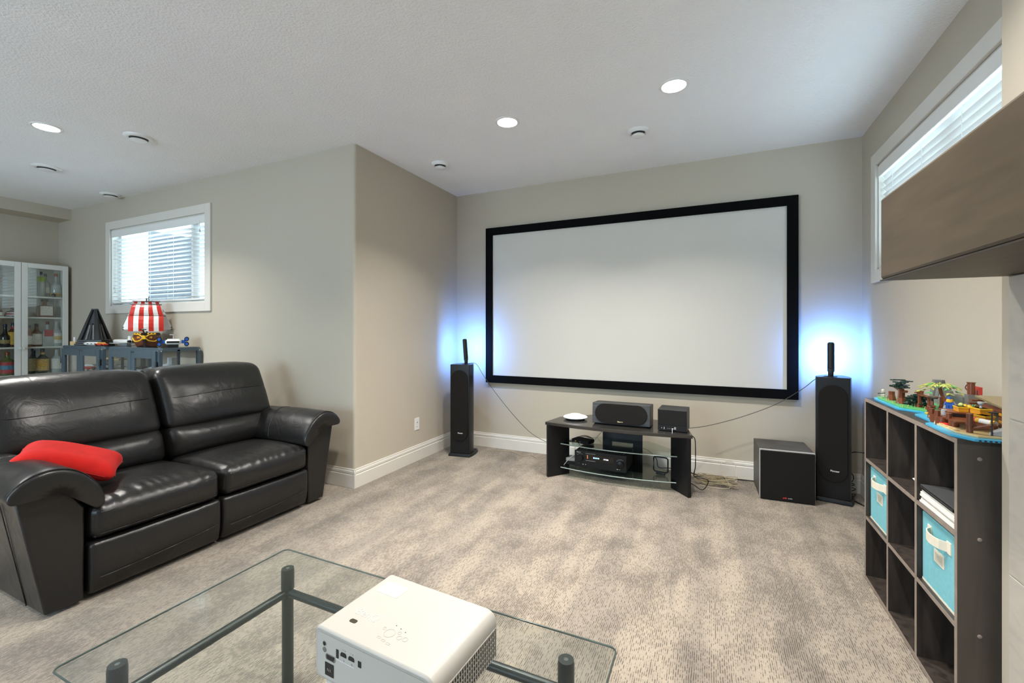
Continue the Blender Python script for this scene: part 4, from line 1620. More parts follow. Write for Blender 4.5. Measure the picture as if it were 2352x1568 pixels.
bottle('dark bottle with ochre fruit label on the fourth shelf', 2.398, .736, .290, .054, 'dark', CAPN, LO, band=LO, lab2=LY, labz=(.10, .58))
bottle('clear bottle with white label beside the blue display cabinet', 2.521, .736, .272, .050, 'clear', CAPS, LW, labz=(.16, .60))
bottle('squat green bottle with red and blue label behind the left door', 2.113, .736, .258, .062, 'green', CAPC, LR, lab2=LB, labz=(.08, .58))
bottle('dark bottle with lime label beside the left door stile', 2.180, .736, .20, .034, 'dark', CAPN, LG)


# ================================================================== DISPLAY CABINETS
def display_cabinet(label, x0, x1, y0, y1, H, dark):
    t = thing('display_cabinet', label, 'cabinet', ((x0 + x1) / 2, y0, 0), 0, 'blue-grey glass display cabinets')
    w, d = (x1 - x0) / 2, y1 - y0
    steel = STEELBLUE
    cg = glass_mat('showcase_glass', (.985, .99, .99), 1.45)
    # rounded end frames at front and back, joined by rails
    for (ya, yb, nm) in ((.012, .040, 'front_frame'), (d - .03, d, 'back_frame')):
        m = MB()
        fr = roundrect(2 * w, H - .06, .035, 5, 0, (H - .06) / 2 + .06)
        fi = roundrect(2 * w - .06, H - .12, .014, 5, 0, (H - .06) / 2 + .06)
        n = len(fr)
        vs = [(a, ya, b) for a, b in fr] + [(a, ya, b) for a, b in fi] + [(a, yb, b) for a, b in fr] + [(a, yb, b) for a, b in fi]
        fs = []
        for k in range(n):
            j = (k + 1) % n
            fs += [(k, j, n + j, n + k), (2 * n + k, 3 * n + k, 3 * n + j, 2 * n + j),
                   (k, 2 * n + k, 2 * n + j, j), (n + k, n + j, 3 * n + j, 3 * n + k)]
        m.add(vs, fs)
        m.build(nm, steel, t)
    for s in (-1, 1):
        MB().box(s * w - .004 * (s > 0), s * w + .004 * (s < 0), .04, d - .03, .10, H - .04).build('side_glass', cg, t)
        MB().box(s * w - .012 * (s > 0), s * w + .012 * (s < 0), d * .44, d * .50, .10, H - .02).build('side_post', steel, t)
        MB().box(s * w - .02 * (s > 0), s * w + .02 * (s < 0), .04, d - .03, H - .035, H - .001).build('top_rail', steel, t)
        MB().box(s * w - .02 * (s > 0), s * w + .02 * (s < 0), .04, d - .03, .06, .09).build('bottom_rail', steel, t)
    MB().box(-w + .02, w - .02, .04, d - .03, H - .008, H).build('top_panel', glass_mat('cabinet_top_glass', (.80, .88, .93), 1.7), t)
    MB().box(-w + .03, w - .03, .04, d - .03, .07, .085).build('bottom_panel', steel, t)
    for z in (.44, .815):
        MB().box(-w + .02, w - .02, .05, d - .04, z, z + .006).build('shelf', cg, t)
    for sx in (-1, 1):
        for y in (.025, d - .015):
            MB().cyl((sx * (w - .05), y, 0), (sx * (w - .05), y, .07), .012, 10).build('leg', steel, t)
    for s in (-1, 1):
        dr = bpy.data.objects.new('door', None)
        COL.objects.link(dr)
        dr.parent = t
        a, b = (s * .003, s * (w - .028))
        a, b = min(a, b), max(a, b)
        z0, z1, st = .085, H - .028, .058
        MB().box(a, a + st, -.004, .012, z0, z1).build('stile', steel, dr, bevel=.002)
        MB().box(b - st, b, -.004, .012, z0, z1).build('stile', steel, dr, bevel=.002)
        MB().box(a + st, b - st, -.004, .012, z1 - .07, z1).build('rail', steel, dr, bevel=.002)
        MB().box(a + st, b - st, -.004, .012, z0, z0 + .07).build('rail', steel, dr, bevel=.002)
        MB().box(a + st, b - st, .002, .006, z0 + .07, z1 - .07).build('glass_pane', cg, dr)
        for z in (.90, .30):
            m = MB().cyl((s * (w - .022), .0, z), (s * (w - .022), .0, z + .03), .011, 10)
            m.cyl((s * (w - .022), .0, z + .034), (s * (w - .022), .0, z + .06), .011, 10)
            m.build('hinge', T_BLACK, dr, smooth=40)
    MB().box(.0, .05, -.008, -.004, H - .046, H - .040).build('catch', T_BLACK, t)
    for sx in (-1, 1):
        MB().lathe([(.007, 0), (.007, .003), (.003, .005)], n=12, M=frame((sx * w * .965, .012, H - .03), (1, 0, 0), (0, 0, 1))).build('bolt', CHROME, t, smooth=40)
    for y in (.026, d - .015):
        MB().lathe([(.007, 0), (.007, .003), (.003, .005)], n=12, M=frame((w, y, H - .03), (0, 1, 0), (0, 0, 1))).build('bolt', CHROME, t, smooth=40)
    return t


display_cabinet('blue-grey glass display cabinet next to the white bottle cabinet', -6.26, -5.435, 2.205, 2.575, 1.085, False)
display_cabinet('blue-grey glass display cabinet at the right, nearest the alcove wall', -5.365, -4.505, 2.225, 2.590, 1.085, True)


def rb(m, c, s, rz=0.0):
    return m.cbox((0, 0, 0), s, Matrix.Translation(Vector(c)) @ Matrix.Rotation(rz, 4, 'Z'))


# models on the cabinet shelves
def plane_model(label, loc, rz, body, wing, L=.26):
    t = thing('model_plane', label, 'model', loc, rz)
    MB().lathe([(.004, 0), (.018, .03), (.024, .10), (.020, .18), (.006, L)], n=12, M=Matrix.Translation((-L / 2, 0, .05)) @ Matrix.Rotation(math.pi / 2, 4, 'Y')).build('fuselage', body, t, smooth=50)
    MB().prism([(-.03, -.15), (.03, -.13), (.035, .13), (-.03, .15)], .045, .052).build('wing', wing, t)
    MB().prism([(.09, -.06), (.12, -.05), (.12, .05), (.09, .06)], .05, .055).build('tailplane', wing, t)
    MB().box(.09, .125, -.003, .003, .05, .105).build('fin', wing, t)
    MB().box(-.135, -.131, -.045, .045, .045, .055, ).build('propeller', T_BLACK, t)
    MB().cyl((0, 0, 0), (0, 0, .05), .006, 8).build('stand', T_BLACK, t)
    return t


plane_model('yellow model propeller plane inside the left display cabinet', (-5.70, 2.40, .89), math.radians(200), T_TAN, T_YELLOW, .22)
plane_model('light grey model jet inside the left display cabinet', (-5.62, 2.37, .822), math.radians(210), T_LGREY, T_LGREY, .30)


def car_model(label, loc, rz, body, top, s=1.0):
    t = thing('model_car', label, 'model', loc, rz)
    MB().rbox((0, 0, .022 * s), (.15 * s, .062 * s, .024 * s), .009 * s, (3, 2, 2)).build('body', body, t, smooth=60)
    MB().prism([(-.045 * s, .032 * s), (.05 * s, .032 * s), (.025 * s, .052 * s), (-.025 * s, .052 * s)], -.025 * s, .025 * s, 'y').build('cabin', top, t)
    for x in (-.045, .045):
        for y in (-.03, .03):
            MB().cyl((x * s, (y - .005) * s, .014 * s), (x * s, (y + .005) * s, .014 * s), .014 * s, 12).build('wheel', T_BLACK, t)
    return t


car_model('red and white model racing car inside the left display cabinet', (-6.02, 2.36, .822), math.radians(30), T_RED, T_WHITE, 1.2)
car_model('dark model car inside the left display cabinet', (-6.03, 2.50, .822), math.radians(10), T_BLACK, T_GREY, 1.1)
car_model('white model car inside the right display cabinet', (-4.70, 2.36, .822), math.radians(120), T_WHITE, T_BLACK, 1.2)
car_model('grey model car behind the left pane of the right display cabinet', (-5.10, 2.38, .822), math.radians(15), T_LGREY, T_BLACK, 1.25)
t = thing('model_ship', 'grey wedge-shaped model ship inside the right display cabinet', 'model', (-4.84, 2.42, .822), math.radians(20))
MB().add([(-.19, 0, .05), (.15, -.10, .02), (.15, .10, .02), (.15, 0, .12), (.15, -.1, .05), (.15, .1, .05)], [(0, 1, 4), (0, 2, 1), (0, 5, 2), (0, 3, 5), (0, 4, 3), (1, 2, 5, 3, 4)]).build('hull', T_LGREY, t)
MB().box(.09, .14, -.03, .03, .09, .16).build('bridge', T_LGREY, t)
MB().box(-.03, .10, -.02, .02, 0, .06).build('stand', T_BLACK, t)

# ------------------------------------------------------------------ toys on the cabinets
CT = 1.0855
# black spire
t = thing('toy_tower', 'black brick-built toy spire on the left display cabinet', 'toy', (-6.04, 2.40, CT), math.radians(38))
t.scale = (.66, .78, .90)
for k in range(3):
    s = .19 - .012 * k
    MB().box(-s, s, -.13 + .008 * k, .13 - .008 * k, k * .022, (k + 1) * .022 - .002).build('base_tier', T_BLACK, t, bevel=.002)
H0, H1 = .066, .43
for (sx, sy) in ((-1, -1), (1, -1), (1, 1), (-1, 1)):
    b0 = Vector((sx * .125, sy * .10, H0))
    b1 = Vector((sx * .018, sy * .016, H1))
    m = MB()
    n = 4
    rr = [[(b.x + dx * q, b.y + dy * q, b.z) for dx, dy in ((-1, -1), (1, -1), (1, 1), (-1, 1))] for b, q in ((b0, .024), (b0.lerp(b1, .5), .018), (b1, .011))]
    m.rings(rr)
    m.build('corner_rib', T_BLACK, t)
mid = [[(dx * a, dy * b, z) for dx, dy in ((-1, -1), (1, -1), (1, 1), (-1, 1))] for a, b, z in ((.122, .098, H0), (.068, .056, .24), (.018, .015, .415))]
MB().rings(mid).build('core', mat('toy_charcoal', (.03, .032, .036), .25), t)
for sgn in (-1, 1):
    for k in range(3):
        x = (-.05 + .05 * k)
        a, b = Vector((x, sgn * .098, H0)), Vector((x * .45, sgn * .058, .24 + .02 * (k % 2)))
        MB().rings([[(p.x + dx * .012, p.y + dy * .008, p.z) for dx, dy in ((-1, -1), (1, -1), (1, 1), (-1, 1))] for p in (a, b)]).build('buttress', T_GREY if k != 1 else T_BLACK, t)
        a, b = Vector((sgn * .120, x * .8, H0)), Vector((sgn * .066, x * .4, .25 + .02 * (k % 2)))
        MB().rings([[(p.x + dx * .008, p.y + dy * .010, p.z) for dx, dy in ((-1, -1), (1, -1), (1, 1), (-1, 1))] for p in (a, b)]).build('buttress', T_GREY if k != 1 else T_BLACK, t)
MB().box(-.03, .03, -.028, .028, H1 - .012, H1 + .004).build('top_plate', T_BLACK, t)
t = thing('toy_rock_corner', 'tan and orange toy bricks at the foot of the black spire', 'toy', (-6.16, 2.30, CT), math.radians(20))
MB().prism([(-.05, -.03), (.04, -.03), (.02, .03), (-.03, .03)], 0, .04).build('rock', T_TAN, t)
MB().box(.045, .08, -.03, .0, 0, .065).build('lava_block', T_ORANGE, t)
MB().cyl((-.03, 0, .04), (-.03, 0, .085), .010, 10).build('white_post', T_WHITE, t)
MB().prism([(.09, -.04), (.16, -.035), (.15, .0), (.09, .0)], 0, .014).build('lava_flow', T_ORANGE, t)

t = thing('toy_rocket', 'white toy rocket lying before the black spire', 'toy', (-5.76, 2.27, CT), math.radians(12))
MB().lathe([(.003, 0), (.014, .03), (.018, .06), (.018, .22), (.014, .24)], n=14, M=Matrix.Translation((-.12, 0, .022)) @ Matrix.Rotation(math.pi / 2, 4, 'Y')).build('body', T_WHITE, t, smooth=40)
for k in range(3):
    MB().box(-.05 + .05 * k, -.03 + .05 * k, -.019, -.017, .018, .026).build('window', T_BLACK, t)
MB().box(.08, .13, -.03, .03, .012, .02).build('fin', T_RED, t)
car_model('red toy buggy on the left display cabinet before the white rocket', (-5.56, 2.26, CT), math.radians(15), T_RED, T_ORANGE, .75)
t = thing('toy_shuttle', 'white toy space shuttle behind the red buggy', 'toy', (-5.52, 2.42, CT), math.radians(10))
MB().rbox((0, 0, .045), (.22, .055, .04), .016, (3, 2, 2)).build('body', T_WHITE, t, smooth=60)
MB().prism([(-.04, -.10), (.10, -.10), (.10, .10), (-.04, .10)], .025, .032).build('wing', T_LGREY, t)
MB().box(.07, .105, -.004, .004, .06, .10).build('fin', T_WHITE, t)
for y in (-.02, .02):
    MB().cyl((.10, y, .045), (.125, y, .045), .013, 10).build('engine', T_BLACK, t)
MB().box(-.05, .08, -.02, .02, 0, .026).build('stand', T_LGREY, t)

# pirate ship with striped sails
t = thing('toy_ship', 'toy sailing ship with red and white striped sails on the cabinet', 'toy', (-5.06, 2.41, CT), math.radians(58))
hull = []
for (y, wt, zt_, wb, zb) in ((-.175, .012, .115, .006, .05), (-.15, .055, .115, .03, .015), (-.09, .095, .11, .065, .0), (.02, .105, .095, .075, 0), (.12, .095, .12, .06, .005), (.17, .075, .135, .045, .03)):
    hull.append([(-wt, y, zt_), (-wt * 1.02, y, zt_ * .6), (-wb, y, zb), (wb, y, zb), (wt * 1.02, y, zt_ * .6), (wt, y, zt_)])
MB().rings([list(reversed(r_)) for r_ in hull]).build('hull', T_BROWN, t, smooth=40)
MB().prism([(-.008, 0), (.008, 0), (.008, .13), (-.008, .13)], -.182, -.16, 'y').build('stem', T_BLACK, t)
MB().cyl((0, -.17, .12), (0, -.28, .17), .007, 8).build('bowsprit', T_BLACK, t)
MB().cbox((0, -.255, .165), (.05, .008, .008)).build('bowsprit_bar', T_BLACK, t)
for s in (-1, 1):
    MB().tube(smoothpath([(s * .01, -.188, .085), (s * .035, -.178, .060), (s * .075, -.13, .055), (s * .095, -.10, .085)]), .006).build('trim_rail', T_YELLOW, t)
    MB().tube(smoothpath([(s * .012, -.186, .095), (s * .04, -.172, .118), (s * .08, -.13, .120)]), .006).build('trim_rail', T_YELLOW, t)
    for k in range(3):
        MB().cbox((s * (.03 + .022 * k), -.178 + .02 * k, .128), (.014, .014, .010)).build('rail_block', T_YELLOW, t)
    MB().cbox((s * .045, -.160, .092), (.022, .012, .018)).build('hawse_window', T_ORANGE, t)
MB().box(-.012, .012, -.198, -.18, .075, .11).build('figurehead', T_YELLOW, t)
MB().rings([[(dx * a, y, z) for dx, z in ((-1, .11), (1, .11), (1, .135), (-1, .135))] for y, a in ((-.13, .085), (.0, .10))]).build('gunwale', T_BLACK, t)


def sail(z0, z1, w0, w1, y, belly, stripes=7, name='sail'):
    ns = 4
    par = None
    for k in range(stripes):
        m = MB()
        vs, fs = [], []
        for i in range(ns + 1):
            s = i / ns
            z = z0 + (z1 - z0) * s
            w_ = w0 + (w1 - w0) * s
            for j in (0, 1):
                u = -1 + 2 * (k + j) / stripes
                vs.append((u * w_, y - belly * math.sin(math.pi * (.15 + .85 * s)) * (1 - .5 * u * u), z))
        for i in range(ns):
            fs.append((2 * i, 2 * i + 1, 2 * i + 3, 2 * i + 2))
        m.add(vs, fs)
        if par is None:
            par = bpy.data.objects.new(name, None)
            COL.objects.link(par)
            par.parent = t
        m.build('stripe', T_RED if k % 2 == 0 else T_WHITE, par, solid=.002)
    return par


MB().cyl((0, -.03, .09), (0, -.03, .475), .007, 8).build('mast', T_BLACK, t)
MB().cyl((.012, .0, .42), (.012, .0, .49), .004, 8).build('flag_pole', T_BLACK, t)
sail(.150, .300, .135, .132, -.05, .02)
sail(.305, .410, .130, .105, -.045, .02)
sail(.414, .440, .100, .092, -.03, .008)
for (z, w_) in ((.302, .150), (.412, .118), (.442, .105)):
    MB().cyl((-w_, -.045, z), (w_, -.045, z), .005, 8).build('yard', T_BLACK, t)
for s in (-1, 1):
    MB().add([(s * .115, .03, .39), (s * .185, .05, .20), (s * .182, .05, .165), (s * .12, .04, .17)], [(0, 1, 2, 3)]).build('side_sail', T_WHITE, t, solid=.002)
    for z in (.19, .165):
        MB().cbox((s * .185, .05, z), (.014, .006, .006)).build('sail_clip', T_BLACK, t)

# white and blue space cruiser
t = thing('toy_cruiser', 'white toy cruiser with four blue round engines on the cabinet', 'toy', (-4.60, 2.40, CT), math.radians(60))
t.scale = (.78, .78, .9)
MB().rbox((0, 0, .055), (.15, .12, .05), .02, (3, 3, 2)).build('body', T_WHITE, t, smooth=60)
MB().box(-.06, .06, -.064, -.058, .045, .065).build('front_intake', T_BLACK, t)
MB().box(-.055, .055, -.04, .04, .078, .088).build('roof_plate', T_WHITE, t)
for sx in (-1, 1):
    MB().box(sx * .10 - .02, sx * .10 + .02, -.03, .03, .04, .075).build('blue_side', T_NAVY, t)
    for z in (.033, .085):
        e_ = MB().cyl((sx * .13, -.05, z), (sx * .13, .05, z), .024, 14).build('engine', T_BLACK, t, smooth=40)
        MB().cyl((sx * .13, -.053, z), (sx * .13, -.049, z), .015, 12).build('nozzle', T_NAVY, e_)
MB().box(-.05, .05, -.04, .04, 0, .03).build('stand', T_BLACK, t)
MB().cyl((.0, 0, .088), (.0, 0, .135), .003, 6).build('antenna', T_LGREY, t)
MB().box(-.035, .003, -.004, .004, .128, .136).build('antenna_arm', T_LGREY, t)

# ================================================================== TOY ISLAND ON THE BOOKCASE
TZ = BH + .0005


def baseplate(label, pts, m, z0=TZ, h=.008, studs=False):
    cx = sum(p[0] for p in pts) / len(pts)
    cy = sum(p[1] for p in pts) / len(pts)
    t = thing('toy_baseplate', label, 'toy', (cx, cy, z0))
    pl_ = [(p[0] - cx, p[1] - cy) for p in pts]
    MB().prism(pl_, 0, h).build('plate', m, t, bevel=.001)
    return t, cx, cy


g1, gx, gy = baseplate('green toy baseplate with blue rim at the far end of the bookcase',
                       [(.722, 2.39), (.80, 2.29), (.99, 2.29), (.99, 2.72), (.735, 2.72), (.722, 2.66)], T_BLUE)
MB().prism([(a - gx, b - gy) for a, b in [(.735, 2.40), (.805, 2.305), (.985, 2.305), (.985, 2.71), (.745, 2.71), (.735, 2.66)]], .008, .0145).build('grass_layer', T_GREEN, g1, bevel=.001)
random.seed(5)
for k in range(46):
    x, y = random.uniform(.74, .86), random.uniform(2.36, 2.66)
    MB().prism([(-.003, 0), (.003, 0), (0, .010)], -.001, .001, 'y', Matrix.Translation((x - gx, y - gy, .0145)) @ Matrix.Rotation(random.uniform(0, 3), 4, 'Z')).build('grass_blade', T_LIME if k % 3 else T_GREEN, g1)
g2, ax_, ay_ = baseplate('azure toy baseplate with sandy strip in the middle of the bookcase',
                         [(.735, 2.10), (.79, 2.09), (.99, 2.09), (.99, 2.285), (.775, 2.285), (.738, 2.25)], T_BLUE)
MB().prism([(a - ax_, b - ay_) for a, b in [(.80, 2.10), (.985, 2.10), (.985, 2.275), (.83, 2.275)]], .008, .016).build('sand_layer', T_TAN, g2, bevel=.001)
MB().lathe([(.016, .008), (.018, .012), (.010, .015)], (.790 - ax_, 2.262 - ay_, 0), 12).build('sand_spot', T_YELLOW, g2)
g3, cx3, cy3 = baseplate('azure toy baseplate with sandy beach at the near end of the bookcase',
                         [(.700, 1.865), (.735, 1.808), (.99, 1.808), (.99, 2.085), (.735, 2.085), (.702, 2.05)], T_BLUE)
MB().prism([(a - cx3, b - cy3) for a, b in [(.722, 1.885), (.752, 1.83), (.985, 1.83), (.985, 2.075), (.745, 2.075), (.722, 2.04)]], .008, .014).build('sand_layer', T_TAN, g3, bevel=.001)
for k in range(8):
    MB().box(.745 + k * .012 - cx3, .751 + k * .012 - cx3, 1.8072 - cy3, 1.808 - cy3, .001, .005).build('rim_gap', T_BLACK, g3)
for k in range(10):
    a = k / 9
    MB().lathe([(.006, .014), (.007, .017), (.003, .018)], (.728 + .004 * (k % 2) - cx3, 1.90 + .145 * a - cy3, 0), 8).build('sand_tuft', T_TAN, g3)
TP = TZ + .0145


def toy(name, label, loc, rz=0.0, grp=None):
    return thing(name, label, 'toy', loc, rz, grp)


def figure(label, loc, rz, legs, torso, head, hat, s=1.0, hatr=.009):
    t = toy('toy_figure', label, loc, rz)
    for k in (-1, 1):
        MB().box(k * .0045 * s - .0038 * s, k * .0045 * s + .0038 * s, -.004 * s, .004 * s, 0, .0125 * s).build('leg', legs, t)
        MB().cyl((k * .009 * s, 0, .024 * s), (k * .011 * s, -.007 * s, .014 * s), .0024 * s, 7).build('arm', torso, t)
    MB().rings([[(dx * a * s, dy * .0045 * s, z * s) for dx, dy in ((-1, -1), (1, -1), (1, 1), (-1, 1))] for a, z in ((.0085, .0125), (.0065, .0265))]).build('torso', torso, t)
    MB().lathe([(.004 * s, .0265 * s), (.0058 * s, .028 * s), (.0058 * s, .036 * s), (.003 * s, .038 * s)], n=12).build('head', head, t, smooth=40)
    MB().lathe([(hatr * s, .0350 * s), (hatr * s, .0362 * s), (.006 * s, .037 * s), (.005 * s, .042 * s)], n=12).build('hat', hat, t, smooth=40)
    return t


f = figure('cream toy figure holding a black gun on the far edge', (.752, 2.652, TP), math.radians(-60), CREAM, CREAM, CREAM, CREAM, 1.0, .0075)
MB().cyl((-.016, -.010, .020), (.020, -.011, .026), .0025, 6).build('gun', T_BLACK, f)
figure('toy figure with straw hat beside the brown hut post', (.842, 2.43, TP), 0.5, T_BROWN, T_WHITE, mat('toy_skin', (.70, .45, .30), .4), T_TAN, 1.15, .012)
f = figure('toy figure with blue cap, yellow hair and grey cape on the dock', (.822, 2.195, TZ + .042), math.radians(-40), T_NAVY, T_NAVY, T_YELLOW, T_NAVY, 1.1, .0062)
MB().rings([[(dx * a, .004 + dy * b, z) for dx, dy in ((-1, -.2), (1, -.2), (1, 1), (-1, 1))] for a, b, z in ((.020, .012, .0), (.016, .010, .016), (.009, .007, .030))]).build('cape', T_LGREY, f)
MB().lathe([(.0095, .026), (.0105, .033), (.007, .039)], (0, .001, 0), 12).build('hair', T_YELLOW, f, smooth=40)

t = toy('toy_stump', 'brown toy tree stump at the far end of the bookcase', (.768, 2.595, TP))
MB().rings([[(.016 * q * math.cos(a), .020 * q * math.sin(a), z) for a in [2 * math.pi * k / 7 for k in range(7)]] for q, z in ((1.15, 0), (.75, .026), (.78, .040))]).build('trunk', T_BROWN, t)
t = toy('toy_tree', 'brown toy tree with dark leaf crown at the far end', (.772, 2.495, TP))
MB().rings([[(.017 * q * math.cos(a) + ox, .022 * q * math.sin(a), z) for a in [2 * math.pi * k / 7 for k in range(7)]] for q, z, ox in ((1.2, 0, 0), (.75, .025, 0), (.72, .045, .001), (.6, .066, .0))]).build('trunk', T_BROWN, t)
MB().tube([(0, .0, .055), (-.01, .030, .068), (-.012, .045, .070)], .007, 6).build('branch', T_BROWN, t)
MB().tube([(0, -.0, .050), (.004, -.03, .056), (.004, -.045, .058)], .006, 6).build('branch', T_BROWN, t)
random.seed(11)
for k in range(46):
    a = random.uniform(0, 6.28)
    rr = random.uniform(.004, .050)
    z = random.choice((.070, .074, .080, .092, .100)) + random.uniform(-.002, .002)
    MB().prism([(-.009, -.005), (.009, -.005), (.011, .003), (-.005, .007)], 0, .0045, 'z', Matrix.Translation((rr * math.cos(a) * .6, rr * math.sin(a), z)) @ Matrix.Rotation(a, 4, 'Z')).build('leaf', T_DGREEN, t)
MB().tube([(0, 0, .066), (0, .004, .098)], .004, 6).build('twig', T_DGREEN, t)
t = toy('toy_bush', 'dense dark toy foliage heap beside the toy tree', (.815, 2.455, TP))
for k in range(110):
    a = random.uniform(0, 6.28)
    rr = random.uniform(.0, .062)
    z = random.uniform(.0, .068) * (1 - rr / .10)
    MB().prism([(-.009, -.005), (.009, -.005), (.011, .003), (-.005, .007)], 0, .004, 'z', Matrix.Translation((rr * math.cos(a) * .6, rr * math.sin(a) * 1.2, z)) @ Matrix.Rotation(a, 4, 'Z') @ Matrix.Rotation(random.uniform(-.6, .6), 4, 'X')).build('leaf', T_BROWN if z > .05 else T_DGREEN, t)
t = toy('toy_hut', 'brown toy hut posts with thatched slabs beside the foliage', (.835, 2.375, TP))
for (x, y) in ((-.03, .03), (-.02, -.03), (.03, 0)):
    MB().rings([[(x + .008 * q * math.cos(a), y + .009 * q * math.sin(a), z) for a in [2 * math.pi * k / 6 for k in range(6)]] for q, z in ((1.5, 0), (.8, .02), (.8, .05))]).build('post', T_BROWN, t)
MB().box(-.036, -.012, -.012, .04, .050, .054).build('roof_slab', T_BROWN, t)
MB().box(-.03, .005, -.045, -.012, .050, .055).build('roof_slab', T_BROWN, t)
t = toy('toy_rock', 'tall grey toy rock behind the palm tree', (.945, 2.575, TP))
for (x, y, w_, d_, h_) in ((0, .05, .03, .035, .10), (.0, .0, .03, .03, .085), (-.01, -.055, .028, .035, .062), (-.02, -.11, .02, .04, .045), (.01, .10, .02, .03, .055)):
    MB().rings([[(x + dx * w_ * q, y + dy * d_ * q, z) for dx, dy in ((-1, -.7), (.2, -1), (1, -.5), (1, .8), (-.3, 1), (-1, .4))] for q, z in ((1.0, 0), (.85, h_ * .5), (.6, h_))]).build('crag', T_GREY, t)
MB().box(-.04, .02, -.26, -.13, 0, .060).build('wall_block', T_GREY, t)
t = toy('toy_palm', 'toy palm tree with yellow-green leaves on the island', (.868, 2.375, TP))
MB().tube(smoothpath([(0, 0, 0), (.004, -.010, .03), (.0, .006, .06), (-.004, .014, .088)]), .006, 8).build('trunk', T_BROWN, t)
for k in range(7):
    a = k * 2 * math.pi / 7 + .3
    fr_ = bpy.data.objects.new('frond', None)
    COL.objects.link(fr_)
    fr_.parent = t
    for i in range(5):
        s = .012 + .0125 * i
        z = .098 + .012 * math.sin(min(1, i / 2.5) * 1.5) - .0035 * i * i * .7
        for sd in (-1, 1):
            MB().prism([(-.004, 0), (.006, -.0052), (.027 - .002 * i, 0), (.006, .0052)], 0, .0022, 'z',
                       Matrix.Translation((-.004 + s * math.cos(a), .014 + s * math.sin(a), z)) @ Matrix.Rotation(a + sd * .75, 4, 'Z') @ Matrix.Rotation(.35, 4, 'Y')).build('leaflet', T_LIME if (i + k) % 4 else T_GREEN, fr_)
    MB().tube([(-.004, .014, .09), (-.004 + .03 * math.cos(a), .014 + .03 * math.sin(a), .106), (-.004 + .066 * math.cos(a), .014 + .066 * math.sin(a), .088)], .002, 5).build('stem', T_LIME, fr_)
t = toy('toy_lamp_post', 'black toy lantern post standing before the island dock', (.795, 2.262, TZ + .0155))
MB().cyl((0, 0, 0), (0, 0, .045), .006, 8).build('barrel', T_BROWN, t)
for z in (.008, .024):
    MB().cyl((0, 0, z), (0, 0, z + .004), .0072, 10).build('hoop', T_BLACK, t)
MB().box(-.003, .003, -.003, .003, .045, .060).build('post', T_BLACK, t)
MB().box(-.006, .006, -.03, .012, .058, .062).build('arm', T_BLACK, t)

t = toy('toy_chest', 'open brown toy treasure chest at the water edge', (.768, 2.150, TZ + .0085), math.radians(10))
MB().box(-.016, .016, -.022, .022, 0, .014).build('box', T_BROWN, t, bevel=.001)
m = MB().prism([(.016 * math.cos(math.radians(a)), .014 + .011 * math.sin(math.radians(a))) for a in range(0, 181, 30)][::-1], -.022, .022, 'y')
m.build('lid', T_BROWN, t)
MB().box(-.02, -.016, -.008, .008, .004, .012).build('lock', T_TAN, t)
# dock
t = toy('toy_dock', 'brown toy dock with round posts and plank deck', (.80, 2.02, TZ + .0085))
for k, (x, y, r_) in enumerate(((-.048, .105, .013), (-.060, .055, .016), (-.062, .005, .018), (-.050, -.045, .014))):
    MB().cyl((x, y, 0), (x, y, .028), r_, 10).build('pile', T_BROWN, t, smooth=40)
    MB().cyl((x - .008, y + .012, .026), (x - .008, y + .012, .048), .0075, 10).build('bollard', T_BROWN, t, smooth=40)
for k in range(9):
    MB().box(-.064 + .003 * math.sin(k), .05, -.095 + k * .0245, -.073 + k * .0245, .026, .031).build('plank', T_BROWN, t)
for k in range(4):
    MB().box(-.045, .06, .0 + k * .022, .02 + k * .022, .043, .047).build('plank', T_BROWN, t)
MB().box(-.035, .055, .0, .085, .031, .043).build('riser', T_BLACK, t)
MB().cyl((-.045, .035, .031), (-.045, .035, .050), .008, 10).build('grey_barrel', T_LGREY, t)
MB().tube([(-.05, .15, .03), (-.045, .105, .05)], .004, 6).build('gangplank', T_BROWN, t)
t = toy('toy_post', 'brown toy post with slanting brace at the near beach', (.752, 1.878, TZ + .0145))
MB().cyl((0, 0, 0), (0, 0, .060), .0085, 10).build('post', T_BROWN, t, smooth=40)
MB().tube([(.004, -.002, .014), (.05, -.028, .034)], .005, 6).build('brace', T_BROWN, t)
MB().cyl((0, 0, .024), (0, 0, .030), .0105, 10).build('collar', T_BROWN, t)
t = toy('toy_torch_stand', 'black toy torch stand near the wall edge', (.792, 1.85, TZ + .0145))
MB().cyl((0, 0, 0), (0, 0, .072), .0022, 8).build('pole', T_BLACK, t)
MB().box(-.008, .014, -.004, .004, .070, .073).build('arm', T_BLACK, t)
for k, (x, y, z, s) in enumerate(((.80, 2.055, .0555, 1.0), (.835, 2.015, .0555, 1.2), (.822, 1.965, .040, 1.1))):
    t = toy('toy_crate', ['ochre toy crate of fruit on the dock', 'ochre toy crate carrying a grey cup', 'ochre toy crate at the near end of the dock'][k], (x, y, TZ + z), .2 * k)
    MB().box(-.014 * s, .014 * s, -.018 * s, .018 * s, 0, .018 * s).build('box', T_ORANGE, t, bevel=.001)
    MB().box(-.015 * s, .015 * s, -.019 * s, .019 * s, .014 * s, .018 * s).build('rim', T_YELLOW, t)
    if k == 0:
        MB().lathe([(.006, .018), (.008, .024), (.003, .030)], n=8).build('fruit', T_LIME, t)
    if k == 1:
        MB().lathe([(.004, .021), (.003, .028), (.008, .036), (.008, .042)], n=10).build('cup', T_LGREY, t)
t = toy('toy_flowers', 'yellow toy flowers with pale leaves on the dock', (.83, 2.105, TZ + .0555))
for k in range(6):
    a = k * 1.05
    MB().lathe([(.002, 0), (.008, .010), (.004, .016)], (.012 * math.cos(a), .018 * math.sin(a), .002), 8).build('flower', T_YELLOW, t)
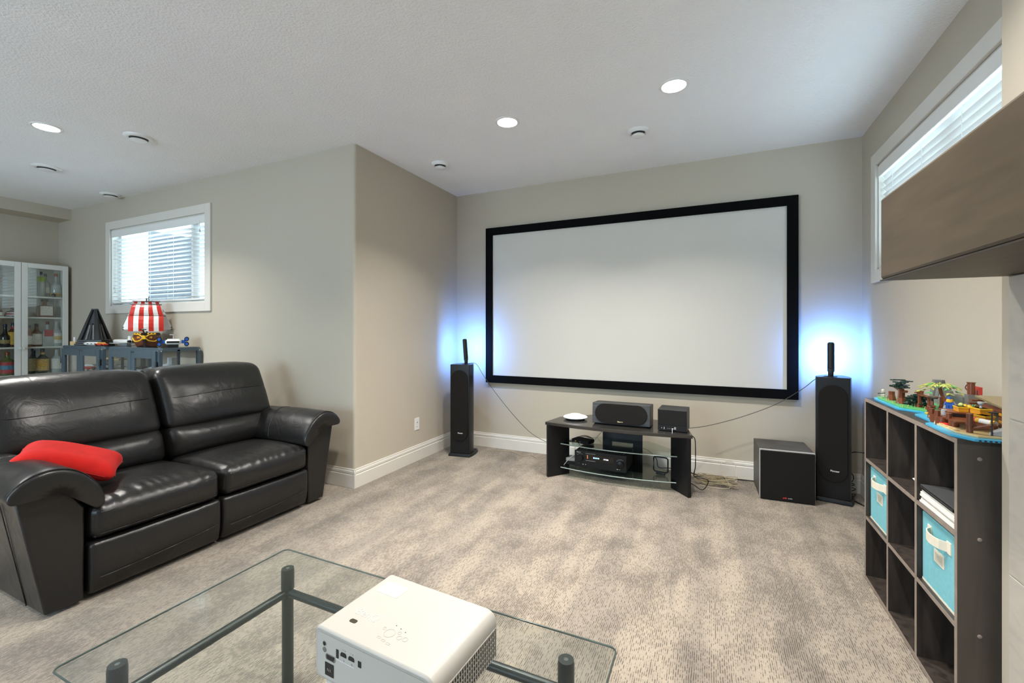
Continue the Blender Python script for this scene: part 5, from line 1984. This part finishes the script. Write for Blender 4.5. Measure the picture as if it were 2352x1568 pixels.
for k in range(4):
    MB().prism([(-.003, 0), (.003, 0), (0, .026)], -.001, .001, 'y', Matrix.Translation((.01, -.02, 0)) @ Matrix.Rotation(k * .8, 4, 'Z') @ Matrix.Rotation(.4, 4, 'X')).build('blade', T_GREEN, t)
# cabin
t = toy('toy_cabin', 'brown toy ship-plank cabin with tan roof at the wall', (.915, 2.07, TZ + .0145))
MB().box(-.03, .06, -.095, .07, 0, .065).build('room', T_BROWN, t)
MB().box(-.032, -.03, -.05, -.02, .0, .05).build('doorway', T_BLACK, t)
for k in range(5):
    MB().box(-.036, -.030, -.095, -.055, .004 + k * .012, .013 + k * .012).build('plank', T_ORANGE if k % 2 else T_BROWN, t)
MB().box(-.036, .065, -.105, .10, .068, .074, Matrix.Translation((0, 0, .004)) @ Matrix.Rotation(math.radians(6), 4, 'X')).build('roof_slab', T_SAND, t)
for k in range(5):
    MB().box(-.05, -.01, .075 + k * .014, .092 + k * .014, .068 - k * .013, .073 - k * .013).build('stair', T_BROWN, t)
for k in range(4):
    MB().box(.0, .05, -.125 + .002 * k, -.098, .01 + .018 * k, .024 + .018 * k).build('brick', T_BROWN, t)
MB().box(-.012, -.002, -.13, -.10, 0, .07).build('corner_post', T_BLACK, t)
t = toy('toy_mug', 'brown toy barrel mast stub standing on the cabin roof', (.925, 2.30, TZ + .0145))
MB().box(-.014, .014, -.014, .014, 0, .075).build('footing', T_GREY, t)
MB().lathe([(.011, .075), (.0115, .120), (.014, .121), (.014, .123)], n=14).build('barrel', T_BROWN, t, smooth=40)
MB().tube(smoothpath([(-.006, .008, .088), (-.010, .017, .100), (-.006, .009, .116)]), .0022, 5).build('ladder', T_BROWN, t)
t = toy('toy_banner', 'red and white toy banner piece beside the grey rock', (.952, 2.32, TZ + .0145))
MB().box(-.004, .004, -.003, .003, 0, .09).build('pole', T_GREY, t)
MB().prism([(-.03, .075), (.03, .072), (.02, .09), (.03, .105), (-.03, .105)], -.002, .002, 'x').build('red_cloth', T_RED, t)
MB().prism([(.01, .07), (.05, .08), (.045, .11), (.012, .10)], -.003, .0, 'x').build('white_cloth', T_WHITE, t)
t = toy('toy_shark', 'grey toy shark head lying on the near beach', (.835, 1.868, TZ + .0145), math.radians(15))
MB().rings([[(x, dy * w_, dz * h_) for dy, dz in ((-1, 0), (1, 0), (.8, .8), (0, 1.0), (-.8, .8))] for x, w_, h_ in ((-.045, .006, .008), (-.02, .016, .022), (.02, .020, .034), (.06, .016, .026))]).build('body', T_LGREY, t, smooth=40)
MB().cyl((-.003, -.021, .020), (-.003, -.018, .020), .003, 8).build('eye', T_BLACK, t)
MB().prism([(.0, .03), (.03, .03), (.028, .055)], -.002, .002, 'y').build('fin', T_LGREY, t)
t = toy('toy_lobster', 'small red toy lobster on the blue rim of the beach', (.735, 1.985, TZ + .0145), math.radians(80))
MB().rbox((0, 0, .004), (.026, .010, .007), .003, (2, 2, 2)).build('body', T_RED, t, smooth=60)
for s in (-1, 1):
    MB().tube([(.010, s * .004, .004), (.020, s * .012, .004), (.026, s * .009, .005)], .0022, 5).build('claw', T_RED, t)
t = toy('toy_raft', 'yellow and white toy bundle lying on the plank deck', (.80, 1.90, TZ + .040), math.radians(-70))
MB().cyl((-.03, 0, .008), (.03, 0, .008), .008, 10).build('roll', T_WHITE, t, smooth=40)
for x in (-.028, .02):
    MB().cyl((x, 0, .008), (x + .01, 0, .008), .0088, 10).build('band', T_YELLOW, t)
MB().cyl((-.042, 0, .008), (-.03, 0, .008), .0085, 10).build('tip', T_RED, t)
MB().box(-.03, .03, -.006, .006, -.009, .001).build('rest', T_BROWN, t)
